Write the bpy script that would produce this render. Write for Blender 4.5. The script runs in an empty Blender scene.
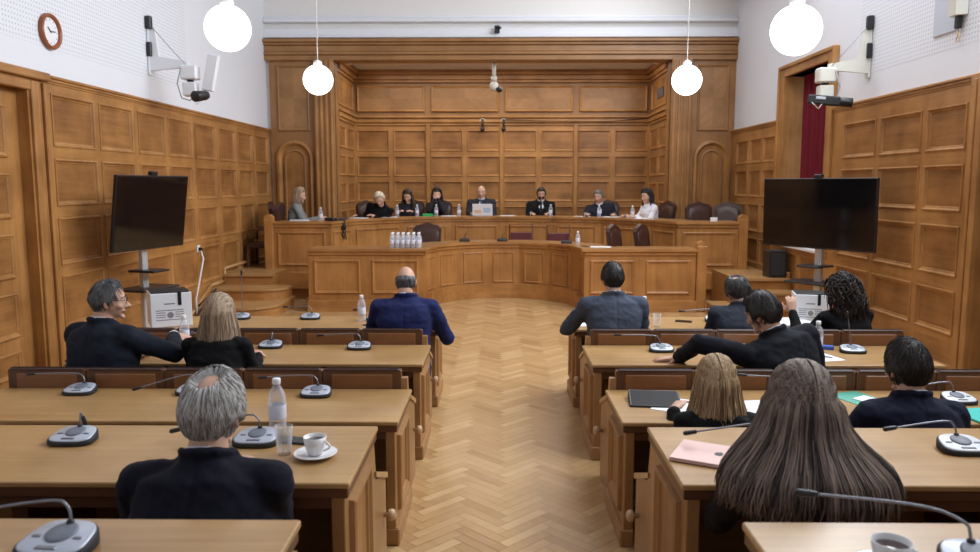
import bpy, bmesh, math, random
from mathutils import Vector, Matrix, noise
random.seed(7)
R = math.radians
S = bpy.context.scene
COL = S.collection
V = Vector

# ------------------------------------------------------------------ camera
cam_d = bpy.data.cameras.new('camera'); cam = bpy.data.objects.new('camera', cam_d); COL.objects.link(cam)
cam_d.sensor_width = 36; cam_d.lens = 767 * 36 / 980; cam_d.clip_start = .05
cam.location = (0, 0, 1.95)
cam.rotation_euler = (R(90 - 6.766), 0, R(.668))
S.camera = cam
cam_d.dof.use_dof = True; cam_d.dof.focus_distance = 5.2; cam_d.dof.aperture_fstop = 3.2
# ------------------------------------------------------------------ world, lights, exposure
w = bpy.data.worlds.new('world'); S.world = w; w.use_nodes = True
w.node_tree.nodes['Background'].inputs[0].default_value = (.75, .85, 1, 1)
w.node_tree.nodes['Background'].inputs[1].default_value = .8
def area(name, loc, rot, sx, sy, power, col=(1, 1, 1)):
    l = bpy.data.lights.new(name, 'AREA'); l.shape = 'RECTANGLE'; l.size = sx; l.size_y = sy; l.energy = power; l.color = col
    o = bpy.data.objects.new(name, l); COL.objects.link(o); o.location = loc; o.rotation_euler = rot
    return o
area('assumed_ceiling_fill', (1.9, 9.2, 6.5), (0, R(24), 0), 3.6, 10, 290, (.93, .96, 1))  # added overhead fill, tilted left; its source is assumed, no skylight is built
area('assumed_alcove_fill', (.05, 15.9, 4.38), (0, 0, 0), 5.6, .9, 70, (1, .95, .88))  # lamp added to brighten the alcove, for an assumed unseen source
area('assumed_right_fill', (4.38, 6.8, 5.0), (0, R(72), 0), 2.0, 9.0, 610, (.88, .94, 1))  # fill lamp added high on the right wall; windows only assumed there
S.view_settings.view_transform = 'Standard'; S.view_settings.look = 'None'
S.view_settings.gamma = 1; S.view_settings.use_curve_mapping = False
S.view_settings.exposure = 0.34

# ------------------------------------------------------------------ materials
def nmat(name):
    m = bpy.data.materials.new(name); m.use_nodes = True
    nt = m.node_tree; return m, nt, nt.nodes['Principled BSDF']
def plain(name, c, rough=.5, metal=0, spec=.5, noise_amt=0, nscale=40, emit=None, es=0):
    m, nt, b = nmat(name)
    b.inputs['Base Color'].default_value = (*c, 1); b.inputs['Roughness'].default_value = rough
    b.inputs['Metallic'].default_value = metal; b.inputs['Specular IOR Level'].default_value = spec
    if emit: b.inputs['Emission Color'].default_value = (*emit, 1); b.inputs['Emission Strength'].default_value = es
    if noise_amt:
        tc = nt.nodes.new('ShaderNodeTexCoord'); n = nt.nodes.new('ShaderNodeTexNoise'); n.inputs['Scale'].default_value = nscale; n.inputs['Detail'].default_value = 4
        nt.links.new(tc.outputs['Object'], n.inputs['Vector'])
        mx = nt.nodes.new('ShaderNodeMix'); mx.data_type = 'RGBA'
        mx.inputs[6].default_value = tuple(x * (1 - noise_amt) for x in c) + (1,); mx.inputs[7].default_value = tuple(min(1, x * (1 + noise_amt)) for x in c) + (1,)
        nt.links.new(n.outputs['Fac'], mx.inputs[0]); nt.links.new(mx.outputs[2], b.inputs['Base Color'])
        bp = nt.nodes.new('ShaderNodeBump'); bp.inputs['Strength'].default_value = .15; bp.inputs['Distance'].default_value = .01
        nt.links.new(n.outputs['Fac'], bp.inputs['Height']); nt.links.new(bp.outputs[0], b.inputs['Normal'])
    return m
def wood(name, light, dark, axis='Z', rot=(0, 0, 0), rough=.38, across=16, along=.9, spec=.4, rnd=.0):
    m, nt, b = nmat(name)
    tc = nt.nodes.new('ShaderNodeTexCoord'); mp = nt.nodes.new('ShaderNodeMapping'); mp0 = nt.nodes.new('ShaderNodeMapping')
    mp0.inputs['Rotation'].default_value = rot
    mp.inputs['Scale'].default_value = {'X': (along, across, across), 'Y': (across, along, across), 'Z': (across, across, along)}[axis]
    nt.links.new(tc.outputs['Object'], mp0.inputs[0]); nt.links.new(mp0.outputs[0], mp.inputs[0])
    n1 = nt.nodes.new('ShaderNodeTexNoise'); n1.inputs['Scale'].default_value = 1; n1.inputs['Detail'].default_value = 6; n1.inputs['Roughness'].default_value = .65; n1.inputs['Distortion'].default_value = .6
    nt.links.new(mp.outputs[0], n1.inputs['Vector'])
    n2 = nt.nodes.new('ShaderNodeTexNoise'); n2.inputs['Scale'].default_value = 2.6; n2.inputs['Detail'].default_value = 4
    nt.links.new(tc.outputs['Object'], n2.inputs['Vector'])
    ma = nt.nodes.new('ShaderNodeMath'); ma.operation = 'MULTIPLY_ADD'; ma.inputs[1].default_value = .6
    nt.links.new(n2.outputs['Fac'], ma.inputs[0]); mb_ = nt.nodes.new('ShaderNodeMath'); mb_.operation = 'MULTIPLY'; mb_.inputs[1].default_value = .5
    nt.links.new(n1.outputs['Fac'], mb_.inputs[0]); nt.links.new(mb_.outputs[0], ma.inputs[2])
    rp = nt.nodes.new('ShaderNodeValToRGB'); rp.color_ramp.elements[0].position = .33; rp.color_ramp.elements[1].position = .72
    rp.color_ramp.elements[0].color = (*dark, 1); rp.color_ramp.elements[1].color = (*light, 1)
    nt.links.new(ma.outputs[0], rp.inputs[0]); nt.links.new(rp.outputs[0], b.inputs['Base Color'])
    b.inputs['Roughness'].default_value = rough; b.inputs['Specular IOR Level'].default_value = spec
    bp = nt.nodes.new('ShaderNodeBump'); bp.inputs['Strength'].default_value = .06; bp.inputs['Distance'].default_value = .004
    nt.links.new(n1.outputs['Fac'], bp.inputs['Height']); nt.links.new(bp.outputs[0], b.inputs['Normal'])
    return m
OL, OD = (.49, .24, .076), (.21, .086, .022)
M = {}
M['oak_z'] = wood('oak_upright', OL, OD, 'Z')
M['oak_x'] = wood('oak_level', OL, OD, 'X')
M['oak_y'] = wood('oak_along_wall', OL, OD, 'Y')
PL, PD = (.40, .185, .057), (.145, .057, .015)
M['field_x'] = wood('oak_field_level', PL, PD, 'X'); M['field_y'] = wood('oak_field_along', PL, PD, 'Y'); M['field_z'] = wood('oak_field_upright', PL, PD, 'Z')
M['diag_a'] = wood('oak_veneer_rising', (.40, .21, .085), (.25, .12, .045), 'X', (0, R(40), 0)); M['diag_b'] = wood('oak_veneer_falling', (.34, .18, .07), (.22, .105, .038), 'X', (0, R(-40), 0))
M['frame_oak'] = wood('arch_oak', (.36, .185, .07), (.225, .105, .036), 'Z')
M['frame_oak_x'] = wood('arch_oak_level', (.36, .185, .07), (.225, .105, .036), 'X')
M['desk_top'] = wood('desk_top_oak', (.52, .315, .132), (.30, .163, .058), 'X', rough=.3, across=18, along=.7, spec=.5)
M['desk_z'] = wood('desk_oak_upright', (.40, .215, .085), (.26, .125, .045), 'Z'); M['desk_x'] = wood('desk_oak_level', (.40, .215, .085), (.26, .125, .045), 'X')
M['edge_dark'] = wood('dark_oak', (.14, .062, .028), (.075, .03, .014), 'X')
M['seat_wood'] = wood('seat_back_wood', (.30, .13, .05), (.15, .06, .022), 'X')
M['dais_z'] = wood('dais_oak_upright', (.51, .24, .073), (.25, .104, .028), 'Z'); M['dais_x'] = wood('dais_oak_level', (.51, .24, .073), (.25, .104, .028), 'X')
M['dais_top'] = wood('dais_top_oak', (.42, .21, .075), (.28, .13, .045), 'X', rough=.3)
M['step_x'] = wood('step_oak', (.50, .29, .12), (.36, .19, .07), 'X', rough=.35)
for k, (a, b_) in enumerate((((.58, .37, .175), (.46, .28, .12)), ((.53, .325, .145), (.42, .245, .10)), ((.63, .42, .21), (.51, .32, .145)), ((.47, .275, .12), (.36, .205, .08)), ((.55, .34, .155), (.43, .255, .105)))):
    M['floor%d' % k] = wood('parquet_tone_' + 'abcde'[k], a, b_, 'X', (0, 0, R(45 if k % 2 else -45)), rough=.27, across=20, along=2, spec=.5)
M['joint'] = plain('parquet_joint', (.13, .075, .03), .6)
M['leather'] = plain('brown_leather', (.055, .022, .016), .42, noise_amt=.25, nscale=30)
M['leather_red'] = plain('burgundy_leather', (.12, .025, .03), .45, noise_amt=.2)
M['black'] = plain('black_plastic', (.012, .012, .014), .4)
M['black_soft'] = plain('black_rubber', (.02, .02, .022), .7)
M['screen'] = plain('black_screen_glass', (.004, .004, .005), .07, spec=.6)
M['tablet_screen'] = plain('dim_tablet_glass', (.006, .006, .008), .45, spec=.12)
M['silver'] = plain('silver_plastic', (.50, .54, .62), .35, metal=.2)
M['silver_white'] = plain('pale_plastic', (.72, .74, .78), .35)
M['grille'] = plain('grey_grille', (.16, .18, .22), .5, noise_amt=.3, nscale=300)
M['neck_metal'] = plain('grey_gooseneck', (.22, .23, .26), .35, metal=.7)
M['chrome'] = plain('chrome', (.7, .7, .72), .2, metal=1)
M['steel'] = plain('steel_post', (.62, .64, .66), .35, metal=.5)
M['white'] = plain('white_card', (.80, .81, .84), .5)
M['paper'] = plain('white_paper', (.82, .83, .86), .7)
M['ink'] = plain('grey_print', (.25, .26, .28), .7)
M['china'] = plain('white_china', (.82, .82, .83), .15)
M['coffee'] = plain('coffee', (.05, .02, .01), .1)
M['pink'] = plain('rose_aluminium', (.72, .50, .46), .35, metal=.35)
M['teal'] = plain('teal_card', (.03, .50, .44), .5); M['green'] = plain('green_card', (.07, .36, .26), .5)
M['blue'] = plain('blue_plastic', (.04, .12, .5), .4)
M['knob'] = plain('pale_wood_knob', (.55, .38, .22), .35)
M['cream'] = plain('cream_metal', (.66, .65, .58), .4)
M['greyblue'] = plain('grey_blue_panel', (.52, .56, .64), .5)
M['red_frame'] = wood('reddish_clock_wood', (.33, .11, .045), (.2, .06, .025), 'X', rough=.3)
M['gold'] = plain('brass', (.6, .4, .15), .3, metal=1)
def glass(name, c, rough=.03, ior=1.45):
    m, nt, b = nmat(name); b.inputs['Base Color'].default_value = (*c, 1); b.inputs['Roughness'].default_value = rough
    b.inputs['Transmission Weight'].default_value = 1; b.inputs['IOR'].default_value = ior; return m
def clear(name, c, t, rough=.12):
    m, nt, b = nmat(name); b.inputs['Base Color'].default_value = (*c, 1); b.inputs['Roughness'].default_value = rough
    tr_ = nt.nodes.new('ShaderNodeBsdfTransparent'); mx = nt.nodes.new('ShaderNodeMixShader'); lw_ = nt.nodes.new('ShaderNodeLayerWeight'); lw_.inputs['Blend'].default_value = .35
    ma = nt.nodes.new('ShaderNodeMath'); ma.operation = 'MULTIPLY_ADD'; ma.inputs[1].default_value = .5; ma.inputs[2].default_value = t; nt.links.new(lw_.outputs['Facing'], ma.inputs[0])
    nt.links.new(ma.outputs[0], mx.inputs[0]); nt.links.new(tr_.outputs[0], mx.inputs[1]); nt.links.new(b.outputs[0], mx.inputs[2])
    nt.links.new(mx.outputs[0], [n for n in nt.nodes if n.type == 'OUTPUT_MATERIAL'][0].inputs[0]); return m
M['glass'] = clear('clear_glass', (.85, .88, .92), .05, .04); M['pet'] = clear('bottle_plastic', (.80, .83, .90), .22, .15)
M['label'] = plain('bottle_label', (.70, .72, .82), .5)
# globe
def globe_mat():
    return plain('lit_globe_glass', (.9, .9, .9), .3, emit=(1, .98, .95), es=3.2)
M['globe'] = globe_mat()
# plaster and perforated acoustic board
M['plaster'] = plain('white_plaster', (.74, .76, .81), .8, noise_amt=.015, nscale=3)
M['plaster_warm'] = plain('cream_plaster', (.74, .725, .71), .8)
def perforated():
    m, nt, b = nmat('perforated_white_board'); tc = nt.nodes.new('ShaderNodeTexCoord'); sp = nt.nodes.new('ShaderNodeSeparateXYZ')
    nt.links.new(tc.outputs['Object'], sp.inputs[0]); outs = []
    for ax in ('Y', 'Z'):
        mu = nt.nodes.new('ShaderNodeMath'); mu.operation = 'MULTIPLY'; mu.inputs[1].default_value = 2 * math.pi / .045
        sn = nt.nodes.new('ShaderNodeMath'); sn.operation = 'SINE'; nt.links.new(sp.outputs[ax], mu.inputs[0]); nt.links.new(mu.outputs[0], sn.inputs[0]); outs.append(sn)
    ml = nt.nodes.new('ShaderNodeMath'); ml.operation = 'ADD'; nt.links.new(outs[0].outputs[0], ml.inputs[0]); nt.links.new(outs[1].outputs[0], ml.inputs[1])
    rp = nt.nodes.new('ShaderNodeValToRGB'); rp.color_ramp.elements[0].position = .55; rp.color_ramp.elements[1].position = .75
    ad = nt.nodes.new('ShaderNodeMath'); ad.operation = 'MULTIPLY'; ad.inputs[1].default_value = .5; nt.links.new(ml.outputs[0], ad.inputs[0])
    rp.color_ramp.elements[0].color = (.74, .76, .81, 1); rp.color_ramp.elements[1].color = (.46, .49, .55, 1)
    nt.links.new(ad.outputs[0], rp.inputs[0]); nt.links.new(rp.outputs[0], b.inputs['Base Color']); b.inputs['Roughness'].default_value = .8
    return m
M['perf'] = perforated()
def cloth(name, c, amt=.12, nscale=60, rough=.85, sheen=.02):
    m = plain(name, c, rough, spec=.2, noise_amt=amt, nscale=nscale)
    m.node_tree.nodes['Principled BSDF'].inputs['Sheen Weight'].default_value = sheen
    return m
M['curtain'] = cloth('red_curtain', (.16, .012, .022))
def skin(name, c):
    m = plain(name, c, .5, spec=.35, noise_amt=.06, nscale=25)
    b = m.node_tree.nodes['Principled BSDF']; b.inputs['Subsurface Weight'].default_value = .08; b.inputs['Subsurface Radius'].default_value = (.02, .008, .004); return m
M['skin_a'] = skin('skin_fair', (.58, .345, .25)); M['skin_b'] = skin('skin_light', (.52, .30, .21)); M['skin_c'] = skin('skin_tan', (.43, .235, .155))
M['eye_white'] = plain('eye_white', (.7, .68, .66), .2); M['iris'] = plain('dark_iris', (.03, .018, .01), .2); M['lip'] = plain('lips', (.36, .13, .10), .45)
def hairmat(name, dark, light, rough=.52):
    m, nt, b = nmat(name)
    at = nt.nodes.new('ShaderNodeAttribute'); at.attribute_name = 'hc'
    tc = nt.nodes.new('ShaderNodeTexCoord'); mp = nt.nodes.new('ShaderNodeMapping'); mp.inputs['Scale'].default_value = (120, 120, 10)
    n = nt.nodes.new('ShaderNodeTexNoise'); n.inputs['Scale'].default_value = 1; n.inputs['Detail'].default_value = 3
    nt.links.new(tc.outputs['Object'], mp.inputs[0]); nt.links.new(mp.outputs[0], n.inputs['Vector'])
    ad = nt.nodes.new('ShaderNodeMath'); ad.operation = 'MULTIPLY_ADD'; ad.inputs[1].default_value = .15; nt.links.new(n.outputs['Fac'], ad.inputs[0])
    m2 = nt.nodes.new('ShaderNodeMath'); m2.operation = 'MULTIPLY'; m2.inputs[1].default_value = .88; nt.links.new(at.outputs['Fac'], m2.inputs[0]); nt.links.new(m2.outputs[0], ad.inputs[2])
    rp = nt.nodes.new('ShaderNodeValToRGB'); rp.color_ramp.elements[0].position = .25; rp.color_ramp.elements[1].position = .75
    rp.color_ramp.elements[0].color = (*dark, 1); rp.color_ramp.elements[1].color = (*light, 1)
    nt.links.new(ad.outputs[0], rp.inputs[0]); nt.links.new(rp.outputs[0], b.inputs['Base Color'])
    b.inputs['Roughness'].default_value = rough; b.inputs['Specular IOR Level'].default_value = .45
    bp = nt.nodes.new('ShaderNodeBump'); bp.inputs['Strength'].default_value = .15; bp.inputs['Distance'].default_value = .004
    nt.links.new(n.outputs['Fac'], bp.inputs['Height']); nt.links.new(bp.outputs[0], b.inputs['Normal'])
    return m

# ------------------------------------------------------------------ mesh helpers
class MB:
    def __init__(s, mats=None):
        s.v = []; s.f = []; s.mi = []; s.sm = []; s.mats = list(mats or []); s.M = Matrix(); s.att = None
    def mat(s, k):
        if k not in s.mats: s.mats.append(k)
        return s.mats.index(k)
    def add(s, vs, fs, m=None, smooth=False):
        o = len(s.v); s.v += [s.M @ V(q) for q in vs]; i = s.mat(m) if m is not None else 0
        for f in fs: s.f.append([o + j for j in f]); s.mi.append(i); s.sm.append(smooth)
    def box(s, x0, x1, y0, y1, z0, z1, m=None, c=0):
        if c <= 0:
            vs = [(x, y, z) for x in (x0, x1) for y in (y0, y1) for z in (z0, z1)]
            s.add(vs, [(0, 1, 3, 2), (4, 6, 7, 5), (0, 4, 5, 1), (2, 3, 7, 6), (0, 2, 6, 4), (1, 5, 7, 3)], m); return
        hx, hy, hz = abs(x1 - x0) / 2, abs(y1 - y0) / 2, abs(z1 - z0) / 2; c = min(c, hx * .9, hy * .9, hz * .9)
        C0 = V(((x0 + x1) / 2, (y0 + y1) / 2, (z0 + z1) / 2)); vs = []; idx = {}
        for sx in (-1, 1):
            for sy in (-1, 1):
                for sz in (-1, 1):
                    for a in range(3):
                        p = [sx * (hx - (a != 0) * c), sy * (hy - (a != 1) * c), sz * (hz - (a != 2) * c)]
                        idx[(sx, sy, sz, a)] = len(vs); vs.append(tuple(C0 + V(p)))
        fs = []
        for a in range(3):
            for sg in (-1, 1):
                q = []
                for (b, d) in ((-1, -1), (1, -1), (1, 1), (-1, 1)):
                    t = [0, 0, 0]; t[a] = sg; t[(a + 1) % 3] = b; t[(a + 2) % 3] = d; q.append(idx[(*t, a)])
                fs.append(q if sg > 0 else q[::-1])
        for a in range(3):
            b = (a + 1) % 3; d = (a + 2) % 3
            for sa in (-1, 1):
                for sb in (-1, 1):
                    q = []
                    for (ax, sd) in ((a, -1), (a, 1), (b, 1), (b, -1)):
                        t = [0, 0, 0]; t[a] = sa; t[b] = sb; t[d] = sd; q.append(idx[(*t, ax)])
                    fs.append(q if sa * sb < 0 else q[::-1])
        for sx in (-1, 1):
            for sy in (-1, 1):
                for sz in (-1, 1):
                    q = [idx[(sx, sy, sz, a)] for a in range(3)]; fs.append(q if sx * sy * sz > 0 else q[::-1])
        s.add(vs, fs, m)
    def prism(s, poly, z0, z1, m=None, mside=None):
        n = len(poly); vs = [(x, y, z0) for x, y in poly] + [(x, y, z1) for x, y in poly]
        s.add(vs, [list(range(n))[::-1], list(range(n, 2 * n))], m); s.add(vs, [(i, (i + 1) % n, n + (i + 1) % n, n + i) for i in range(n)], mside or m)
    def ring_loft(s, rings, m=None, cap=True, smooth=True, closed=False):
        n = len(rings[0]); vs = [p for r in rings for p in r]; fs = []
        K = len(rings)
        for k in range(K if closed else K - 1):
            for i in range(n):
                a = k * n + i; b = k * n + (i + 1) % n; k2 = (k + 1) % K
                fs.append((a, b, k2 * n + (i + 1) % n, k2 * n + i))
        if cap and not closed: fs.append(list(range(n))[::-1]); fs.append(list(range((K - 1) * n, K * n)))
        s.add(vs, fs, m, smooth)
    def tube(s, pts, r, m=None, n=8, cap=True):
        pts = [V(p) for p in pts]; rs = r if isinstance(r, (list, tuple)) else [r] * len(pts)
        rings = []; up = None
        for i, p in enumerate(pts):
            t = (pts[min(i + 1, len(pts) - 1)] - pts[max(i - 1, 0)]).normalized()
            if up is None: up = t.orthogonal().normalized()
            else:
                up = (up - t * up.dot(t)); up = up.normalized() if up.length > 1e-6 else t.orthogonal().normalized()
            b = t.cross(up)
            rings.append([p + (up * math.cos(2 * math.pi * j / n) + b * math.sin(2 * math.pi * j / n)) * rs[i] for j in range(n)])
        s.ring_loft(rings, m, cap)
    def lathe(s, prof, m=None, n=24, c=(0, 0, 0), cap=True):
        s.ring_loft([[(c[0] + r * math.cos(2 * math.pi * j / n), c[1] + r * math.sin(2 * math.pi * j / n), c[2] + z) for j in range(n)] for r, z in prof], m, cap)
    def capsule(s, a, b, ra, rb, m=None, n=12, h=4):
        a = V(a); b = V(b); t = b - a
        t = t.normalized() if t.length > 1e-6 else V((0, 0, 1)); u = t.orthogonal().normalized(); w_ = t.cross(u); rings = []
        def ring(c, r): return [c + (u * math.cos(2 * math.pi * j / n) + w_ * math.sin(2 * math.pi * j / n)) * r for j in range(n)]
        for k in range(h): q = math.pi / 2 * (k + .35) / (h + .35); rings.append(ring(a - t * ra * math.cos(q), ra * math.sin(q)))
        rings.append(ring(a, ra)); rings.append(ring(b, rb))
        for k in range(h - 1, -1, -1): q = math.pi / 2 * (k + .35) / (h + .35); rings.append(ring(b + t * rb * math.cos(q), rb * math.sin(q)))
        s.ring_loft(rings, m)
    def ell(s, c, r, m=None, rot=None, n=16, k=10, fn=None):
        c = V(c); rings = []
        for i in range(k + 1):
            th = math.pi * (i + .02 if i == 0 else i - .02 if i == k else i) / k
            ring = []
            for j in range(n):
                d = V((math.sin(th) * math.cos(2 * math.pi * j / n), math.sin(th) * math.sin(2 * math.pi * j / n), -math.cos(th)))
                p = fn(d) if fn else V((d.x * r[0], d.y * r[1], d.z * r[2]))
                if rot is not None: p = rot @ p
                ring.append(c + p)
            rings.append(ring)
        s.ring_loft(rings, m)
    def mould(s, u0, u1, v0, v1, prof, m, field=None, fz=.002):
        """picture-frame moulding in the local u (x), v (z) plane standing out along local -y"""
        rings = [[(u0 + i, -h, v0 + i), (u1 - i, -h, v0 + i), (u1 - i, -h, v1 - i), (u0 + i, -h, v1 - i)] for i, h in prof]
        s.ring_loft(rings, m, cap=False, smooth=False)
        if field:
            i = prof[-1][0]; s.add([(u0 + i, -fz, v0 + i), (u1 - i, -fz, v0 + i), (u1 - i, -fz, v1 - i), (u0 + i, -fz, v1 - i)], [(0, 1, 2, 3)], field)
    def mesh(s, name):
        me = bpy.data.meshes.new(name); me.from_pydata([tuple(q) for q in s.v], [], s.f)
        for k in s.mats: me.materials.append(M[k] if isinstance(k, str) else k)
        me.polygons.foreach_set('material_index', s.mi); me.polygons.foreach_set('use_smooth', s.sm)
        if s.att:
            a = me.attributes.new('hc', 'FLOAT', 'POINT'); a.data.foreach_set('value', s.att)
        bm = bmesh.new(); bm.from_mesh(me); bmesh.ops.recalc_face_normals(bm, faces=bm.faces); bm.to_mesh(me); bm.free(); me.update()
        return me
    def build(s, name, parent=None, loc=None):
        o = bpy.data.objects.new(name, s.mesh(name)); COL.objects.link(o)
        if parent: o.parent = parent
        if loc: o.location = loc
        return o
PROF = [(0, 0), (.004, .02), (.018, .026), (.032, .014), (.042, .012), (.05, .002)]
PROF_S = [(0, 0), (.003, .013), (.014, .017), (.024, .008), (.03, .002)]
def tag(o, label, cat, group=None, kind=None):
    o['label'] = label; o['category'] = cat
    if group: o['group'] = group
    if kind: o['kind'] = kind
    return o
def thing(name, label, cat, loc=(0, 0, 0), rz=0, group=None, scale=1):
    o = bpy.data.objects.new(name, None); COL.objects.link(o); o.location = loc; o.rotation_euler = (0, 0, rz); o.empty_display_size = .05
    o.scale = (scale,) * 3
    return tag(o, label, cat, group)
def struct(o): o['kind'] = 'structure'; return o
KIDS = {}
def dup(root, loc, rz, label, group=None):
    r = root.copy(); COL.objects.link(r); r.location = loc; r.rotation_euler = (0, 0, rz); r['label'] = label
    if group: r['group'] = group
    for ch in list(root.children):
        c = ch.copy(); COL.objects.link(c); c.parent = r
        for g in list(ch.children):
            d = g.copy(); COL.objects.link(d); d.parent = c
    return r
def wallM(origin, udir):
    """matrix: local x along udir, local -y out of the wall, z up"""
    u = V(udir).normalized(); z = V((0, 0, 1)); y = z.cross(u)
    m = Matrix.Identity(4); m.col[0][:3] = u; m.col[1][:3] = y; m.col[2][:3] = z; m.col[3][:3] = V(origin); return m

# ------------------------------------------------------------------ setting: shell
XL, XR, YF, YB, ZC = -4.47, 4.5, 15.0, -2.6, 6.7
# floor: base plus herringbone blocks
fb = MB(['joint']); fb.box(XL - .5, XR + .5, YB, 18, -.1, -.003, 'joint')
Lp, Wp = .35, .07; c45 = math.sqrt(.5)
def rot45(x, y): return (x * c45 - y * c45, x * c45 + y * c45)
prs = random.Random(3)
for a in range(-40, 160):
    for b in range(-28, 30):
        ox, oy = a * Wp + b * Lp, a * Wp - b * Lp
        for (x0, x1, y0, y1, alt) in ((ox, ox + Lp, oy, oy + Wp, 0), (ox + Lp, ox + Lp + Wp, oy + Wp - Lp, oy + Wp, 1)):
            cx, cy = rot45((x0 + x1) / 2, (y0 + y1) / 2); cx += .05
            if not (XL - .2 < cx < XR + .2 and 2.2 < cy < 13.8): continue
            g = .0012
            q = [rot45(x, y) for x, y in ((x0 + g, y0 + g), (x1 - g, y0 + g), (x1 - g, y1 - g), (x0 + g, y1 - g))]
            k = prs.choice((0, 2, 4, 1, 0)) if alt == 0 else prs.choice((1, 3, 1, 0, 4))
            fb.add([(x + .05, y, 0) for x, y in q], [(0, 1, 2, 3)], 'floor%d' % k)
struct(fb.build('floor'))
cb = MB(); cb.box(XL - .5, XR + .5, YB, 18, ZC, ZC + .1, 'plaster'); struct(cb.build('ceiling'))
bb = MB(); bb.box(XL - .5, XR + .5, YB - .1, YB, 0, ZC, 'plaster'); struct(bb.build('wall_rear'))
# left wall: plaster above, oak panelling below, a recessed door near the camera
lw = MB()
lw.box(XL - .45, XL, 7.5, YF, 0, ZC, 'plaster'); lw.box(XL - .45, XL, 7.3, 7.5, 2.98, ZC, 'plaster'); lw.box(XL - .45, XL, YB, 7.3, 2.98, ZC, 'plaster'); lw.box(XL - .45, XL, YB, 4.6, 0, 2.98, 'plaster')
left = struct(lw.build('wall_left'))
pb = MB(); pb.box(XL, XL + .0015, YB + .1, 11.2, 3.3, 6.2, 'perf'); pb.build('perforated_board', left)
COLS_L = [(7.68, 8.47), (8.59, 9.36), (9.51, 10.25), (10.37, 11.14), (11.29, 12.08), (12.25, 12.99), (13.13, 13.87), (14.04, 14.8)]
ROWS = [(2.84, 2.34), (2.2, 1.75), (1.61, 1.15), (1.02, .5)]
# stiles and rails in front of the base plane, leaving recessed panels with sloping mouldings
def grid(m, u0, u1, v0, v1, cols, rows, up, lev, field, t=.03, prof=None, rec=.02):
    cols = sorted(cols); rows = sorted((min(q), max(q)) for q in rows); e = [u0] + [q for c in cols for q in c] + [u1]
    for k in range(0, len(e), 2): m.box(e[k], e[k + 1], 0, t, v0, v1, up)
    for c in cols:
        e2 = [v0] + [q for q_ in rows for q in q_] + [v1]
        for k in range(0, len(e2), 2): m.box(c[0], c[1], 0, t, e2[k], e2[k + 1], lev)
        for a, b in rows: m.mould(c[0] - .012, c[1] + .012, a - .012, b + .012, prof or PREC, up, field, -rec)
PREC = [(0, 0), (.003, .011), (.014, .014), (.024, .006), (.03, -.008), (.045, -.012), (.05, -.02)]
def panelling(name, parent, x, sgn, y0, y1, cols, rows, ztop, band=True):
    """oak wall lining on a side wall; sgn +1: room lies towards +x"""
    m = MB(); t = .04
    m.box(min(x, x + sgn * .012), max(x, x + sgn * .012), y0, y1, 0, ztop, 'field_y')
    m.M = wallM((x + sgn * t, 0, 0), (0, 1, 0) if sgn > 0 else (0, -1, 0))
    k = 1 if sgn > 0 else -1
    grid(m, *((y0, y1) if k > 0 else (-y1, -y0)), 0, ztop, [(a, b) if k > 0 else (-b, -a) for a, b in cols], rows, 'oak_z', 'oak_y', 'field_y')
    for zt, dz, out in ((ztop, .03, .035), (ztop - .03, .03, .02), (ztop - .06, .02, .01)):
        u0, u1 = (y0, y1) if k > 0 else (-y1, -y0); m.box(u0, u1, -out, 0, zt - dz, zt, 'oak_y', .006)
    u0, u1 = (y0, y1) if k > 0 else (-y1, -y0)
    m.box(u0, u1, -.02, 0, 0, .18, 'oak_y', .004)
    m.M = Matrix(); return m.build(name, parent)
panelling('wood_panelling', left, XL, 1, 7.62, YF, COLS_L, ROWS, 3.02)
dc = MB()                                                   # door casing with fluted pilaster
dc.box(XL - .42, XL + .04, 7.3, 7.62, 0, 3.02, 'oak_z'); 
for a, b, o in ((7.33, 7.45, .07), (7.47, 7.50, .055), (7.52, 7.56, .075), (7.57, 7.61, .05)): dc.box(XL, XL + o, a, b, 0, 2.93, 'oak_z', .008)
dc.box(XL - .4, XL + .04, 4.6, 7.3, 2.86, 3.02, 'oak_y'); dc.box(XL, XL + .09, 4.6, 7.62, 2.95, 3.03, 'oak_y', .01); dc.box(XL, XL + .06, 4.6, 7.4, 2.84, 2.93, 'oak_y', .01)
dc.box(XL - .42, XL + .04, 4.55, 4.75, 0, 2.9, 'oak_z')
dc.build('door_casing', left)
dl = MB(); dl.box(XL - .16, XL - .07, 4.7, 7.34, 0, 2.9, 'oak_z'); dl.M = wallM((XL - .07, 0, 0), (0, 1, 0))
for a, b in ((6.35, 7.1), (5.45, 6.2)):
    for v1, v0 in ((2.68, 2.2), (2.06, 1.64), (1.5, 1.08), (.95, .52), (.4, .15)): dl.mould(a, b, v0, v1, PROF, 'oak_z', 'field_y')
d1 = struct(dl.build('door_1'))
dh = MB(); dh.tube([(XL - .07, 6.28, 1.12), (XL - .0, 6.28, 1.12), (XL - .0, 6.16, 1.12)], .012, 'gold'); dh.build('door_handle', d1)
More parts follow.
